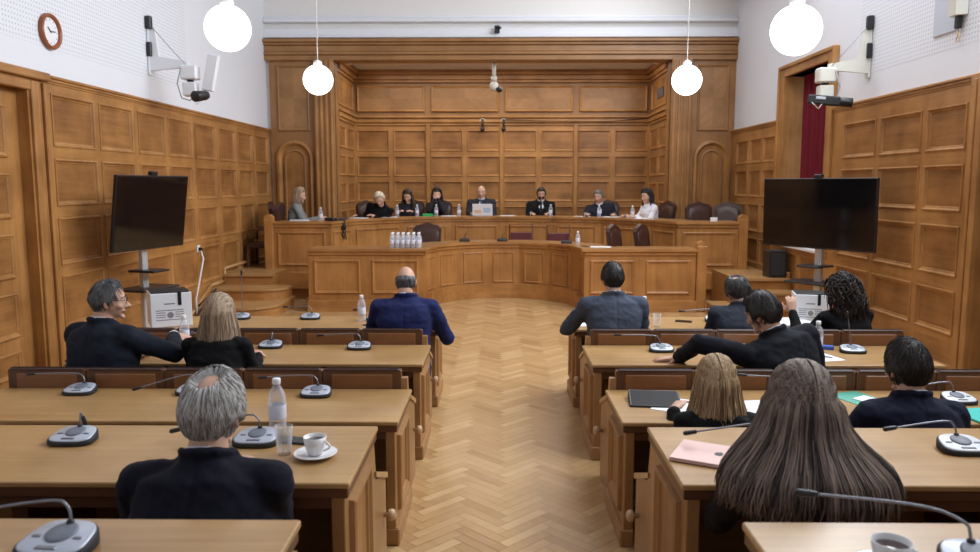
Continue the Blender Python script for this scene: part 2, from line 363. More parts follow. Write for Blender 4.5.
# right wall with curtained window
WY0, WY1, WZ0, WZ1 = 10.66, 12.3, 1.05, 3.62
rw = MB()
rw.box(XR, XR + .45, 12.3, YF, 0, ZC, 'plaster'); rw.box(XR, XR + .45, 7.23, WY0, 0, ZC, 'plaster'); rw.box(XR, XR + .45, WY0, WY1, WZ1, ZC, 'plaster'); rw.box(XR, XR + .45, WY0, WY1, 0, WZ0, 'plaster')
rw.box(XR, XR + .45, YB, 7.23, 2.98, ZC, 'plaster'); rw.box(XR, XR + .45, YB, 4.6, 0, 2.98, 'plaster')
right = struct(rw.build('wall_right'))
pb = MB(); pb.box(XR - .0015, XR, YB + .1, 9.9, 3.3, 6.2, 'perf'); pb.build('perforated_board', right)
panelling('wood_panelling', right, XR, -1, 7.4, 10.45, [(9.27, 10.12), (8.28, 9.15), (7.49, 8.16)], [(2.72, 2.3), (2.14, 1.7), (1.54, 1.06), (.9, .48)], 2.98)
panelling('wood_panelling', right, XR, -1, 12.5, YF, [(13.95, 14.6), (13.25, 13.85), (12.6, 13.15)], [(2.74, 2.34), (2.2, 1.75), (1.61, 1.15), (1.02, .6)], 2.98)
panelling('wood_panelling', right, XR, -1, 10.45, 12.5, [(10.6, 11.4), (11.5, 12.3)], [(.92, .3)], 1.02)
pc = MB()
for a, b, o in ((7.22, 7.4, .075), (7.18, 7.26, .1), (7.3, 7.34, .09)): pc.box(XR - o, XR + .42, a, b, 0, 2.93, 'oak_z', .006)
pc.box(XR - .08, XR + .42, 4.6, 7.4, 2.86, 2.98, 'oak_y', .006); pc.build('door_casing', right)
dl = MB(); dl.box(XR + .3, XR + .4, 4.6, 7.23, 0, 2.9, 'edge_dark'); dl.M = wallM((XR + .3, 0, 0), (0, -1, 0))
for a, b in ((6.2, 7.0), (5.1, 6.0)):
    for v1, v0 in ((2.6, 1.6), (1.4, .3)): dl.mould(-b, -a, v0, v1, PROF, 'edge_dark', 'seat_wood')
dl.M = Matrix(); struct(dl.build('door_2'))
wf = MB()                                                   # window casing and sashes
for a, b in ((WY0 - .18, WY0 + .02), (WY1 - .02, WY1 + .18)): wf.box(XR - .06, XR + .43, a, b, WZ0 - .03, WZ1 + .14, 'oak_z', .01)
wf.box(XR - .055, XR + .425, WY0 + .02, WY1 - .02, WZ1, WZ1 + .135, 'oak_y', .004)
for a, b in ((WY0 - .2, WY0 - .14), (WY1 + .14, WY1 + .2)): wf.box(XR - .085, XR, a, b, WZ0 - .03, WZ1 + .17, 'oak_z', .01)
wf.box(XR - .083, XR, WY0 - .14, WY1 + .14, WZ1 + .12, WZ1 + .17, 'oak_y', .004)
win = struct(wf.build('window_1'))
ws = MB(); ws.box(XR - .1, XR + .4, WY0 - .1, WY1 + .1, WZ0 - .05, WZ0, 'white', .008); ws.build('window_sill', win)
sf = MB()
for a in (WY0, WY0 + .79, WY1 - .06): sf.box(XR + .3, XR + .36, a, a + .06, WZ0, WZ1, 'white', .005)
for z in (WZ0, 1.9, 2.75, WZ1 - .07): sf.box(XR + .3, XR + .36, WY0, WY1, z, z + .06, 'white', .005)
sf.build('window_frame', win)
gp = MB(); gp.box(XR + .325, XR + .335, WY0, WY1, WZ0, WZ1, 'glass'); gp.build('pane', win)
cu = MB(); ring = []
for iz in range(9):
    z = WZ0 + .02 + (WZ1 - WZ0 - .04) * iz / 8; row = []
    for k in range(121):
        y = WY0 + .06 + (1.28) * k / 120; row.append((XR + .17 + .035 * math.sin(k * .62 + .3 * math.sin(iz * .7)) + .01 * math.sin(k * .23), y, z))
    ring.append(row)
n = 121; vs = [p for r in ring for p in r] + [(x + .004, y, z) for r in ring for x, y, z in r]; fs = []
for o_, fl in ((0, 0), (n * 9, 1)):
    for i in range(8):
        for k in range(n - 1): fs.append((o_ + i * n + k, o_ + i * n + k + 1, o_ + (i + 1) * n + k + 1, o_ + (i + 1) * n + k))
cu.add(vs, fs, 'curtain', True); co = cu.build('curtain'); tag(co, 'dark red pleated curtain hanging in the window of the right wall', 'curtain')
# front wall with oak arch and alcove
AX0, AX1, AY = -3.18, 3.3, 17.1
fw = MB(); fw.box(XL - .45, XR + .45, YF, YF + .3, 4.62, ZC, 'plaster_warm'); fw.box(XL - .45, -3.25, YF + .02, YF + .3, 0, 4.7, 'plaster_warm'); fw.box(3.4, XR + .45, YF + .02, YF + .3, 0, 4.7, 'plaster_warm')
fw.box(XL, XR, YF - .1, YF, 4.72, 4.78, 'plaster', .01); fw.box(XL, XR, YF - .06, YF, 4.78, 4.9, 'plaster', .01); fw.box(XL, XR, YF - .12, YF, 5.0, 5.07, 'plaster', .015); fw.box(XL, XR, YF - .08, YF, 5.07, 5.12, 'plaster', .015)
front = struct(fw.build('wall_front'))
ar = MB()
for x0, x1, o in ((-4.4, -3.15, .03), (3.27, 4.5, .03)): ar.box(x0, x1, YF - o, YF + .02, 0, 4.45, 'frame_oak')
for sx, (e0, e1) in ((-1, (-3.54, -3.15)), (1, (3.27, 3.66))):         # fluted pilasters
    ar.box(e0, e1, YF - .12, YF + .3, 0, 4.36, 'frame_oak', .01)
    wd = e1 - e0
    for k in range(4): ar.box(e0 + wd * (.06 + k * .25), e0 + wd * (.19 + k * .25), YF - .15, YF - .1, .7, 4.3, 'oak_z', .012)
for z0, z1, o in ((4.3, 4.4, .1), (4.4, 4.46, .13), (4.46, 4.58, .1), (4.58, 4.63, .14), (4.63, 4.69, .18)): ar.box(XL, XR, YF - o, YF + .3, z0, z1, 'frame_oak_x', .012)
def arch_pts(u0, u1, v0, r_in, n=16):
    cx = (u0 + u1) / 2; r = (u1 - u0) / 2; return cx, r
def arched(m, u0, u1, v0, vs_, prof, mt, field, fz=.004):
    rings = []
    for i, h in prof:
        cx = (u0 + u1) / 2; r = (u1 - u0) / 2 - i; pts = [(u0 + i, -h, v0 + i), (u1 - i, -h, v0 + i)] + [(cx + r * math.cos(math.pi * k / 18), -h, vs_ + r * math.sin(math.pi * k / 18)) for k in range(19)]
        rings.append(pts)
    m.ring_loft(rings, mt, cap=False, smooth=False)
    m.add([(x, -fz, z) for x, y, z in rings[-1]], [list(range(len(rings[-1])))], field)
def vee(m, u0, u1, v0, v1, d=.004):
    c = (u0 + u1) / 2; h = (v0 + v1) / 2
    for a, b, lo, hi, k in ((u0, c, v0, h, 'diag_a'), (c, u1, v0, h, 'diag_b'), (u0, c, h, v1, 'diag_b'), (c, u1, h, v1, 'diag_a')):
        m.add([(a, -d, lo), (b, -d, lo), (b, -d, hi), (a, -d, hi)], [(0, 1, 2, 3)], k)
ar.M = wallM((0, YF - .03, 0), (1, 0, 0))
for u0, u1 in ((-4.25, -3.64), (3.78, 4.38)):
    ar.mould(u0, u1, 2.98, 4.22, [(i, h * 1.3) for i, h in PROF], 'frame_oak'); vee(ar, u0 + .05, u1 - .05, 3.03, 4.17)
    arched(ar, u0 - .05, u1 + .05, .55, 2.45, [(0, 0), (.005, .05), (.05, .06), (.08, .03), (.1, .004)], 'oak_z', 'field_z')
    arched(ar, u0 + .09, u1 - .09, .65, 2.42, [(0, 0), (.005, .03), (.03, .035), (.05, .012)], 'frame_oak', 'field_z', .012)
ar.M = Matrix(); ar.build('wood_arch', front)
al = MB()                                                   # alcove lining
al.box(AX0 - .1, AX1 + .1, AY, AY + .1, 0, 4.6, 'frame_oak'); al.box(AX0 - .1, AX0, YF + .2, AY, 0, 4.6, 'frame_oak'); al.box(AX1, AX1 + .1, YF + .2, AY, 0, 4.6, 'frame_oak')
al.M = wallM((0, AY, 0), (1, 0, 0))
cw = (AX1 - AX0) / 8
al.M = al.M @ Matrix.Translation((0, -.03, 0))
grid(al, AX0, AX1, .3, 3.24, [(AX0 + cw * k + .06, AX0 + cw * (k + 1) - .06) for k in range(8)], ((2.7, 3.13), (2.15, 2.57), (1.6, 2.02), (1.0, 1.47)), 'oak_z', 'oak_x', 'field_x', prof=[(i * .8, h) for i, h in PREC])
for k in range(0, 9, 2):
    u = AX0 + cw * k; al.box(u - .045, u + .045, -.035, 0, .5, 3.3, 'oak_z', .008)
for k in range(4):
    u0 = AX0 + cw * 2 * k + .07; u1 = u0 + cw * 2 - .14; al.mould(u0, u1, 3.54, 4.1, PROF, 'oak_x'); vee(al, u0 + .05, u1 - .05, 3.59, 4.05)
for z0, z1, o in ((3.24, 3.3, .03), (3.3, 3.4, .06), (3.4, 3.44, .1), (4.16, 4.22, .04), (4.22, 4.32, .08), (4.32, 4.42, .14)): al.box(AX0, AX1, -o, 0, z0, z1, 'oak_x', .012)
for sx, X in ((1, AX0), (-1, AX1)):
    al.M = wallM((X, 0, 0), (0, 1, 0) if sx > 0 else (0, -1, 0)); q = 1 if sx > 0 else -1
    for a, b in ((YF + .35, YF + 1.05), (YF + 1.15, AY - .15)):
        u0, u1 = (a, b) if q > 0 else (-b, -a)
        for v0, v1 in ((2.7, 3.14), (2.14, 2.56), (1.58, 2.0), (1.0, 1.44)): al.mould(u0, u1, v0, v1, PROF, 'oak_z', 'field_y', .004)
    a, b = YF + .4, AY - .2; u0, u1 = (a, b) if q > 0 else (-b, -a); al.mould(u0, u1, 3.54, 4.1, PROF, 'oak_y', 'field_y', .004)
    u0, u1 = (YF + .3, AY) if q > 0 else (-AY, -YF - .3)
    for z0, z1, o in ((3.24, 3.3, .03), (3.3, 3.4, .06), (3.4, 3.44, .1), (4.16, 4.22, .04), (4.22, 4.32, .08), (4.32, 4.42, .14)): al.box(u0, u1, -o, 0, z0, z1, 'oak_y', .012)
al.M = Matrix(); al.build('alcove_panelling', front)
ac = MB(); ac.box(AX0 - .1, AX1 + .1, YF + .3, AY + .1, 4.42, 4.5, 'plaster'); ac.build('alcove_ceiling', front)
# ------------------------------------------------------------------ raised floors
def arc_path(cx, cy, r, n, a0=180, a1=0):
    return [(cx + r * math.cos(R(a0 + (a1 - a0) * k / n)), cy + r * math.sin(R(a0 + (a1 - a0) * k / n))) for k in range(n + 1)]
CX, CY, CR = .08, 12.05, 1.24
P1 = [(-2.96, 11.8), (CX - CR, 11.8)] + arc_path(CX, CY, CR, 7) + [(CX + CR, 11.8), (3.04, 11.8)]
pf = MB(); pf.prism([(XL, 12.19), (-3.62, 12.19), (-3.62, 13.05), (-3.02, 13.05), (-3.02, 11.86)] + [(CX - CR - .06, 11.86)] + arc_path(CX, CY, CR + .06, 14) + [(CX + CR + .06, 11.86), (3.04, 11.86), (3.04, 13.05), (3.62, 13.05), (3.62, 11.7), (XR, 11.7), (XR, AY), (XL, AY)], 0, .18, 'step_x', 'dais_x')
struct(pf.build('dais_platform'))
P2 = [(-3.86, 13.0), (-2.86, 13.0), (-2.66, 13.85), (-1.85, 14.75), (-.95, 15.12), (.05, 15.22), (1.05, 15.12), (1.95, 14.75), (2.76, 13.85), (3.02, 13.0), (4.08, 13.0)]
def offset(path, d):
    out = []
    for i, p in enumerate(path):
        ns = []
        for a, b in ((i - 1, i), (i, i + 1)):
            if a < 0 or b >= len(path): continue
            t = (V(path[b]) - V(path[a])).normalized(); ns.append(V((-t.y, t.x)))
        nn = sum(ns, V((0, 0))).normalized(); k = 1 / max(.45, nn.dot(ns[0])); out.append(tuple(V(p) + nn * d * k))
    return out
up_ = MB(); bk = offset(P2, .03); up_.prism([(XL, 12.19), (-3.62, 12.19), (-3.62, 13.05)] + bk[1:-1] + [(3.62, 13.05), (3.62, 11.7), (XR, 11.7), (XR, AY), (XL, AY)], .18, .53, 'step_x', 'dais_x')
struct(up_.build('upper_platform'))
def round_step(m, x0, x1, y0, y1, z0, z1, rr, side):
    if side > 0: poly = [(x0, y0)] + [(x1 - rr + rr * math.sin(R(a)), y0 + rr - rr * math.cos(R(a))) for a in range(0, 91, 10)] + [(x1, y1), (x0, y1)]
    else: poly = [(x1, y0), (x1, y1), (x0, y1)] + [(x0 + rr - rr * math.cos(R(a)), y0 + rr - rr * math.sin(R(a))) for a in range(0, 91, 10)]
    m.prism(poly, z0, z1 - .035, 'dais_x'); cxm = sum(p[0] for p in poly) / len(poly); cym = sum(p[1] for p in poly) / len(poly)
    m.prism([(p[0] + (.02 if p[0] > cxm and side > 0 else -.02 if p[0] < cxm and side < 0 else 0), p[1] - (.025 if p[1] < y0 + rr else 0)) for p in poly], z1 - .035, z1, 'step_x')
st = MB(); round_step(st, XL + .04, -3.3, 10.94, 12.19, 0, .18, .5, 1); round_step(st, XL + .04, -3.32, 11.66, 12.19, .18, .36, .35, 1)
st.prism([(XL + .04, 12.15), (-3.6, 12.15), (-3.6, 12.25), (XL + .04, 12.25)], .495, .535, 'step_x'); struct(st.build('left_steps'))
st = MB(); round_step(st, 3.2, XR - .04, 10.94, 11.72, 0, .18, .5, -1); round_step(st, 3.5, XR - .04, 11.32, 11.72, .18, .36, .3, -1)
st.prism([(3.6, 11.66), (XR - .04, 11.66), (XR - .04, 11.76), (3.6, 11.76)], .495, .535, 'step_x'); struct(st.build('right_steps'))
tr = MB()
tr.M = Matrix()
for a, b in (((10.7, .06), (11.6, .42)), ((11.6, .42), (12.2, .42)), ((12.2, .62), (15, .62))):
    p0 = V((XL + .06, a[0], a[1])); p1 = V((XL + .06, b[0], b[1])); tr.tube([p0, p1], .028, 'step_x', 6)
tr.tube([(XL + .06, 12.2, .42), (XL + .06, 12.2, .62)], .028, 'step_x', 6); tr.M = Matrix(); struct(tr.build('trim_1'))
tr = MB(); tr.box(XR - .09, XR - .04, 11.7, 15, .53, .62, 'oak_y', .008); struct(tr.build('trim_2'))
rp = MB(); rp.box(XL, XR, YB, 3.33, 0, .19, 'step_x'); rp.box(XL, XR, YB, 2.03, .19, .35, 'step_x'); struct(rp.build('rear_platform'))

# ------------------------------------------------------------------ dais benches
def dais_bench(name, label, path, z0, ztop, depth, plinth, posts, arc=False, cuts=None):
    root = thing(name, label, 'desk', (CX, 13.0, z0))
    inv = Matrix.Translation((-CX, -13.0, -z0)); T = .05
    m = MB(); m.M = inv; bk = offset(path, T)
    m.prism(path + bk[::-1], z0, ztop - .04, 'dais_z'); m.build('front_board', root)
    pm = MB(); 
    for i in range(len(path) - 1):
        a, b = V((*path[i], 0)), V((*path[i + 1], 0)); L = (b - a).length
        if L < .16: continue
        pm.M = inv @ wallM(a, b - a); nn = max(1, round(L / (.95 if L > 1.2 else 3)))
        for k in range(nn):
            wseg = L / nn; g = .09 if wseg > .5 else .06
            pm.mould(k * wseg + g, (k + 1) * wseg - g, z0 + plinth + .1, ztop - .17, PROF_S if wseg < .6 else PROF, 'dais_z', 'dais_z')
        pm.box(0, L, -.022, .0, ztop - .1, ztop - .04, 'dais_x', .008)
        if plinth > .1 and not arc: pm.box(0, L, -.05, 0, z0, z0 + plinth, 'dais_x', .015)
    pm.M = inv
    pm.build('panel_moulding', root)
    if arc:
        q = MB(); q.M = inv
        fr = offset(path, -.1)
        q.prism([path[0], path[1]] + [path[1], fr[1], fr[0]][1:], z0, z0 + .17, 'dais_x')
        q.prism([path[-2], path[-1], fr[-1], fr[-2]], z0, z0 + .17, 'dais_x')
        o = arc_path(CX, CY, CR + .02, 28); i_ = arc_path(CX, CY, CR - .1, 28)
        q.prism(o + i_[::-1], z0, z0 + .25, 'dais_x'); q.build('plinth', root)
    t = MB(); t.M = inv; a = offset(path, -.045); b = offset(path, depth)
    a[0] = (a[0][0] - .02, a[0][1]); a[-1] = (a[-1][0] + .02, a[-1][1])
    t.prism(a + b[::-1], ztop - .04, ztop, 'dais_top', 'dais_x'); t.build('desktop', root)
    for (px, py) in posts:
        p = MB(); p.M = inv @ Matrix.Translation((px, py, 0)); p.box(-.075, .075, -.083, .083, z0, ztop + .05, 'dais_z', .012)
        p.ring_loft([[(-.075, -.072, ztop + .05)] + [(.075 * -math.cos(math.pi * k / 8), -.072, ztop + .05 + .075 * math.sin(math.pi * k / 8)) for k in range(1, 8)] + [(.075, -.072, ztop + .05)],
                     [(-.075, .072, ztop + .05)] + [(.075 * -math.cos(math.pi * k / 8), .072, ztop + .05 + .075 * math.sin(math.pi * k / 8)) for k in range(1, 8)] + [(.075, .072, ztop + .05)]], 'dais_z', smooth=False)
        p.build('end_post', root)
    for s_, (px, py), (qx, qy) in ((0, path[0], b[0]), (1, path[-1], b[-1])):
        e = MB(); e.M = inv; x0 = px - .0 if s_ == 0 else px - .05; e.box(x0, x0 + .05, py + .051, qy, z0, ztop - .04, 'dais_z'); e.build('side_board', root)
    return root
dais_bench('curved_bench', 'lower curved oak bench with horseshoe front facing the aisle', P1, 0, .97, .55, .17, [(3.12, 11.83)], arc=True)
dais_bench('curved_bench', 'upper curved oak bench behind the lower horseshoe bench, where eight people sit', P2, .18, 1.33, .6, .3, [(-3.91, 13.03), (4.12, 13.03)])

# ------------------------------------------------------------------ desk rows
ROWN = ['front', 'second', 'third', 'fourth', 'nearest']
YN = [6.58, 5.27, 3.95, 2.63, 1.32]; DD = .66
ZT = [.70, .70, .70, .89, 1.05]; ZF = [0, 0, 0, .19, .35]
def desk_row(r, side):
    x0, x1 = (-3.08, -.535) if side < 0 else (.655, 3.12)
    fl = ZF[r]; h = ZT[r] - fl; yn = YN[r]; cx = (x0 + x1) / 2; hw = (x1 - x0) / 2
    look = [('front row, nearest the horseshoe bench'), 'second row', 'third row', 'fourth row', 'nearest row at the photo edge'][r]
    root = thing('desk', 'long oak desk of the %s, %s of the aisle' % (look, 'left' if side < 0 else 'right'), 'desk', (cx, yn, fl))
    m = MB(); m.box(-hw, hw, 0, DD, h - .022, h, 'desk_top', .004); m.build('desktop', root)
    m = MB(); m.box(-hw + .006, hw - .006, .006, DD - .006, h - .06, h - .022, 'edge_dark', .004); m.build('edge_moulding', root)
    m = MB(); m.box(-hw + .04, hw - .04, .03, .055, h - .11, h - .041, 'edge_dark', .004); m.build('apron', root)
    m = MB(); m.box(-hw + .06, hw - .06, DD - .06, DD - .03, .02, h - .041, 'desk_x'); m.build('front_board', root)
    for e, nm in ((-1, 'a'), (1, 'b')):
        m = MB(); xi = hw - .02; xa, xb = (xi - .05, xi) if e > 0 else (-xi, -xi + .05)
        m.box(xa, xb, .015, DD - .02, .0, h - .041, 'desk_z', .004)
        m.M = wallM((e * (hw - .02), 0, 0), (0, 1, 0) if e > 0 else (0, -1, 0))
        u0, u1 = (.09, .47); 
        if e < 0: u0, u1 = -u1, -u0
        m.mould(u0, u1, .17, h - .1, PROF, 'desk_z', 'field_z', .003)
        m.M = Matrix()
        xa, xb = (xi - .055, xi + .018) if e > 0 else (-xi - .018, -xi + .055); m.box(xa, xb, .01, DD - .02, 0, .1, 'desk_x', .008)
        m.build('end_panel', root)
    m = MB(); m.box(-.03, .03, .12, DD - .07, 0, h - .041, 'edge_dark'); m.build('knee_divider', root)
    return root
desks = {(r, s): desk_row(r, s) for r in range(5) for s in (-1, 1)}
SW = .49
def make_seat(loc, label, group, h, aisle=0, sz=.33):
    """tip-up seat fixed in front of the desk behind; sitter faces +y"""
    root = thing('tip_up_seat', label, 'seat', loc, 0, group)
    w2 = SW / 2 - .012
    m = MB(); m.box(-w2, w2, 0, .035, .36, h, 'edge_dark', .008); m.box(-w2 + .045, w2 - .045, -.006, .041, .42, h - .035, 'seat_wood', .006); m.box(-w2, w2, -.004, .04, h - .02, h, 'leather', .008); m.build('backrest', root)
    m = MB(); m.box(-w2 + .02, w2 - .02, .045, .36, sz - .045, sz, 'leather', .02); m.build('seat', root)
    for e in (-1, 1):
        m = MB(); xx = e * (SW / 2 - .014); m.box(xx - .012, xx + .012, -.002, .05, .1, h - .01, 'edge_dark', .004); m.build('upright', root)
    if aisle:
        e = aisle; xx = e * (SW / 2 + .015); m = MB()
        poly = [(0, 0), (.38, 0), (.38, .50), (.33, .535), (.10, .60), (.05, h - .06), (0, h - .06)]
        m.add([(xx - .02, y, z) for y, z in poly] + [(xx + .02, y, z) for y, z in poly], [list(range(7))[::-1], list(range(7, 14))] + [(i, (i + 1) % 7, 7 + (i + 1) % 7, 7 + i) for i in range(7)], 'desk_z')
        m.ring_loft([[(xx - .03, .39, .495), (xx + .03, .39, .495), (xx + .03, .39, .525), (xx - .03, .39, .525)], [(xx - .03, .05, .63), (xx + .03, .05, .63), (xx + .03, .05, .655), (xx - .03, .05, .655)]], 'desk_top', smooth=False)
        m.build('armrest', root)
        m = MB(); m.M = Matrix.Translation((xx + e * .02, .30, .34)) @ Matrix.Rotation(R(90) * e, 4, 'Y'); m.lathe([(.012, 0), (.012, .02), (.026, .026), (.03, .04), (.024, .054), (.008, .06)], 'knob', 14); m.build('knob', root)
    return root
ORD = ['at the aisle end', 'second from the aisle', 'third from the aisle', 'fourth from the aisle', 'at the wall end']
def seats():
    for side in (-1, 1):
        for r in (0, 1, 2, 3):
            yb = YN[r + 1] + DD + .012; n_ = 5 if r < 2 else 4
            for k in range(n_):
                x = (-.60 - SW * (k + .5)) if side < 0 else (.72 + SW * (k + .5))
                h = .825 if r < 2 else (.86 if r == 2 else .80)
                make_seat((x, yb, ZF[r] if r < 3 else .19), 'brown tip-up seat of the %s row %s of the aisle, %s' % (ROWN[r], 'left' if side < 0 else 'right', ORD[k]), 'tip-up seats of the desk rows', h, (1 if side < 0 else -1) if k == 0 else 0, (.33, .31, .21, .15)[r])
seats()

# ------------------------------------------------------------------ desk microphones
def base_outline(sc, z, fz=0, n=36):
    pts = []
    for j in range(n):
        a = 2 * math.pi * j / n; ca, sa = math.cos(a), math.sin(a); k = (abs(ca) ** 3.2 + abs(sa) ** 3.2) ** (-1 / 3.2)
        x, y = .1 * k * ca * sc, .083 * k * sa * sc; x *= (1 - .12 * (y / .083)); pts.append((x, y, z + fz * (y + .083)))
    return pts
def make_mic(loc, rz, label, top='silver', neck=None, group='gooseneck desk microphones'):
    root = thing('desk_microphone', label, 'microphone', loc, rz, group, .9)
    m = MB(); m.ring_loft([base_outline(.95, 0), base_outline(1.0, .006), base_outline(1.0, .016, .17), base_outline(.96, .022, .17)], 'black_soft'); m.build('base', root)
    m = MB(); m.ring_loft([base_outline(.93, .015, .17), base_outline(.92, .0245, .17), base_outline(.88, .027, .17)], top); 
    for x in (-.06, .06): m.box(x - .013, x + .013, -.012, .0, .038, .0425, 'neck_metal', .001)
    m.box(-.03, .03, -.062, -.045, .0295, .0345, 'neck_metal', .001)
    t = m.build('top_plate', root)
    m = MB(); m.ring_loft([[(.042 * s_ * math.cos(2 * math.pi * j / 24), .012 + .045 * s_ * math.sin(2 * math.pi * j / 24), .0275 + zz + .17 * (.095 + .045 * s_ * math.sin(2 * math.pi * j / 24))) for j in range(24)] for s_, zz in ((1, -.004), (1, .003), (.85, .006), (.3, .008))], 'grille'); m.build('speaker_grille', root)
    if neck:
        m = MB(); pts = [(0, .05, .045), (0, .055, .075)] + [V(q) for q in neck]
        # smooth the polyline
        for _ in range(2):
            q = [pts[0]]
            for i in range(len(pts) - 1): a, b = V(pts[i]), V(pts[i + 1]); q += [a * .75 + b * .25, a * .25 + b * .75]
            pts = q + [pts[-1]]
        m.tube(pts, .0045, 'neck_metal', 6); m.lathe([(.011, 0), (.011, .018), (.007, .022)], 'black', 10, (0, .05, .043)); m.build('gooseneck', root)
        a, b = V(pts[-2]), V(pts[-1]); d = (b - a).normalized()
        m = MB(); m.capsule(b, b + d * .045, .0095, .011, 'black'); m.build('capsule', root)
    return root
def nk(dx, dy, dz): # bent neck: up then over towards (dx,dy,dz)
    return [(dx * .03, .06 + dy * .03, .10), (dx * .12, .06 + dy * .12, .125), (dx, .06 + dy, dz)]
Lm = 'gooseneck microphone on the '
make_mic((-1.77, 7.1, .7), 0, Lm + 'left front desk, its neck bent to the left', neck=nk(-.28, .08, .105))
make_mic((-2.43, 7.1, .7), 0, Lm + 'left front desk, its long neck standing straight up', neck=[(0, .06, .2), (0.0, .07, .45)])
make_mic((-1.14, 7.05, .7), 0, Lm + 'left front desk beside the man in the blue suit', neck=nk(-.22, .06, .09))
make_mic((-1.765, 5.82, .7), 0, Lm + 'left second desk just right of the blond woman', neck=nk(.0, -.03, .10))
make_mic((-1.07, 5.78, .7), 0, Lm + 'left second desk, close to the aisle', neck=nk(-.33, .02, .10))
make_mic((-2.42, 5.86, .7), R(8), 'dark gooseneck microphone under the reaching hand of the man by the left wall', top='grille', neck=nk(.1, -.05, .08))
make_mic((-2.53, 4.5, .7), 0, Lm + 'left third desk, leftmost, neck bent left towards the wall', top='silver', neck=nk(-.36, .02, .11))
make_mic((-1.85, 4.5, .7), 0, Lm + 'left third desk hidden behind the white-haired man', neck=nk(-.33, -.1, .05))
make_mic((-1.09, 4.46, .7), 0, Lm + 'left third desk near the aisle, behind the tall bottle', neck=nk(-.36, .03, .10))
make_mic((-1.765, 3.07, .89), 0, Lm + 'left fourth desk with no one before it', top='silver', neck=nk(.0, .02, .09))
make_mic((-1.0, 3.06, .89), 0, Lm + 'left fourth desk just right of the white-haired man', neck=nk(-.36, -.03, .055))
make_mic((-1.09, 1.80, 1.05), R(-6), 'large grey gooseneck microphone on the nearest left desk at the photo corner', neck=nk(-.3, -.05, .085))
make_mic((1.99, 7.0, .7), 0, Lm + 'right front desk, its thin neck bent left', top='silver_white', neck=nk(-.30, .0, .10))
make_mic((2.45, 7.0, .7), R(10), Lm + 'right front desk behind the man in the black suit', neck=[(-.02, .06, .16), (-.14, .08, .36)])
make_mic((1.23, 5.72, .7), 0, Lm + 'right second desk, left of the stretched hand', neck=nk(-.33, .03, .12))
make_mic((2.66, 5.70, .7), R(-8), Lm + 'right second desk beside the water bottle, its neck upright', top='silver', neck=[(0, .06, .12), (-.03, .05, .28)])
make_mic((1.78, 4.42, .7), 0, Lm + 'right third desk behind the blond woman, neck bent left', neck=nk(-.33, .05, .13))
make_mic((2.66, 4.36, .7), 0, 'pale gooseneck microphone on the right third desk at the far right', top='silver_white', neck=nk(-.22, .02, .085))
make_mic((1.16, 2.98, .89), 0, 'dark gooseneck microphone reaching over the pink laptop', top='silver', neck=nk(-.40, .0, .07))
make_mic((1.86, 3.0, .89), R(-3), 'pale gooseneck microphone on the right fourth desk, its neck bent left', top='silver_white', neck=nk(-.28, -.03, .09))
make_mic((1.13, 1.72, 1.05), R(-4), 'grey gooseneck microphone on the nearest right desk beside the cup', neck=[(0, .07, .10), (-.08, .12, .125), (-.37, .16, .13)])

# ------------------------------------------------------------------ bottles, glasses, cups, papers
def make_bottle(loc, label, s=1.0, group='water bottles on the desks'):
    root = thing('water_bottle', label, 'bottle', loc, 0, group, s)
    m = MB(); pr = [(.001, .002), (.028, 0), (.032, .006), (.031, .02), (.033, .03), (.031, .045), (.033, .055), (.033, .12), (.0315, .128), (.033, .136), (.031, .15), (.022, .172), (.0135, .186), (.0135, .20)]
    m.lathe(pr, 'pet', 20); m.build('body', root)
    m = MB(); m.lathe([(.0332, .06), (.0337, .062), (.0337, .112), (.0332, .114)], 'label', 20, cap=False); m.build('label', root)
    m = MB(); m.lathe([(.0155, .193), (.016, .195), (.016, .212), (.014, .215), (.001, .2155)], 'white', 16); m.build('cap', root)
    return root
def bottle_copy(src, loc, label, group=None): return dup(src, loc, random.uniform(0, 6), label, group)
B0 = make_bottle((-.95, 3.19, .89), 'tall clear water bottle beside the drinking glass on the left fourth desk', 1.12)
bottle_copy(B0, (-1.27, 7.0, .7), 'water bottle just left of the man in the blue suit')
bottle_copy(B0, (-2.46, 6.08 - .2, .7), 'water bottle between the man by the left wall and the blond woman before him')
bottle_copy(B0, (1.33, 6.95, .7), 'water bottle half hidden by the shoulder of the man in the grey suit')
bottle_copy(B0, (2.39, 5.68, .7), 'water bottle right of the man in the black suit on the right second desk')
bs = [(-3.08, 13.25, 'water bottle in front of the woman in grey on the upper bench'), (-1.98, 14.95, 'water bottle between the leaning blond woman and the reading dark-haired woman'), (-1.62, 15.2, 'water bottle right of the woman reading papers on the upper bench'),
      (-1.25, 15.3, 'water bottle before the woman covering her mouth'), (-.80, 15.38, 'water bottle left of the white laptop on the upper bench'), (1.03, 15.35, 'water bottle before the bearded man on the upper bench'), (1.95, 15.0, 'water bottle before the grey-haired man in the blue tie'), (2.52, 14.55, 'water bottle left of the woman in the white shirt')]
BS = make_bottle((bs[0][0], bs[0][1], 1.33), bs[0][2], 1.1)
for x, y, l in bs[1:]: bottle_copy(BS, (x, y, 1.33), l, 'water bottles on the desks')
bottle_copy(BS, (1.28, 12.45, .97), 'water bottle beside the black phone on the right corner of the lower bench')
for i in range(6):
    for j in range(3): bottle_copy(BS, (-1.68 + i * .083, 12.0 + j * .083, .97), 'bottle in the packed block of water bottles on the left wing of the lower bench', 'packed block of water bottles')
def tumbler(loc, label, s=1.0):
    m = MB(); m.lathe([(.001, 0), (.026, 0), (.034, .11), (.032, .11), (.0245, .012), (.001, .012)], 'glass', 24, cap=False); o = m.build('drinking_glass', None, loc); o.scale = (s,) * 3; return tag(o, label, 'glass')
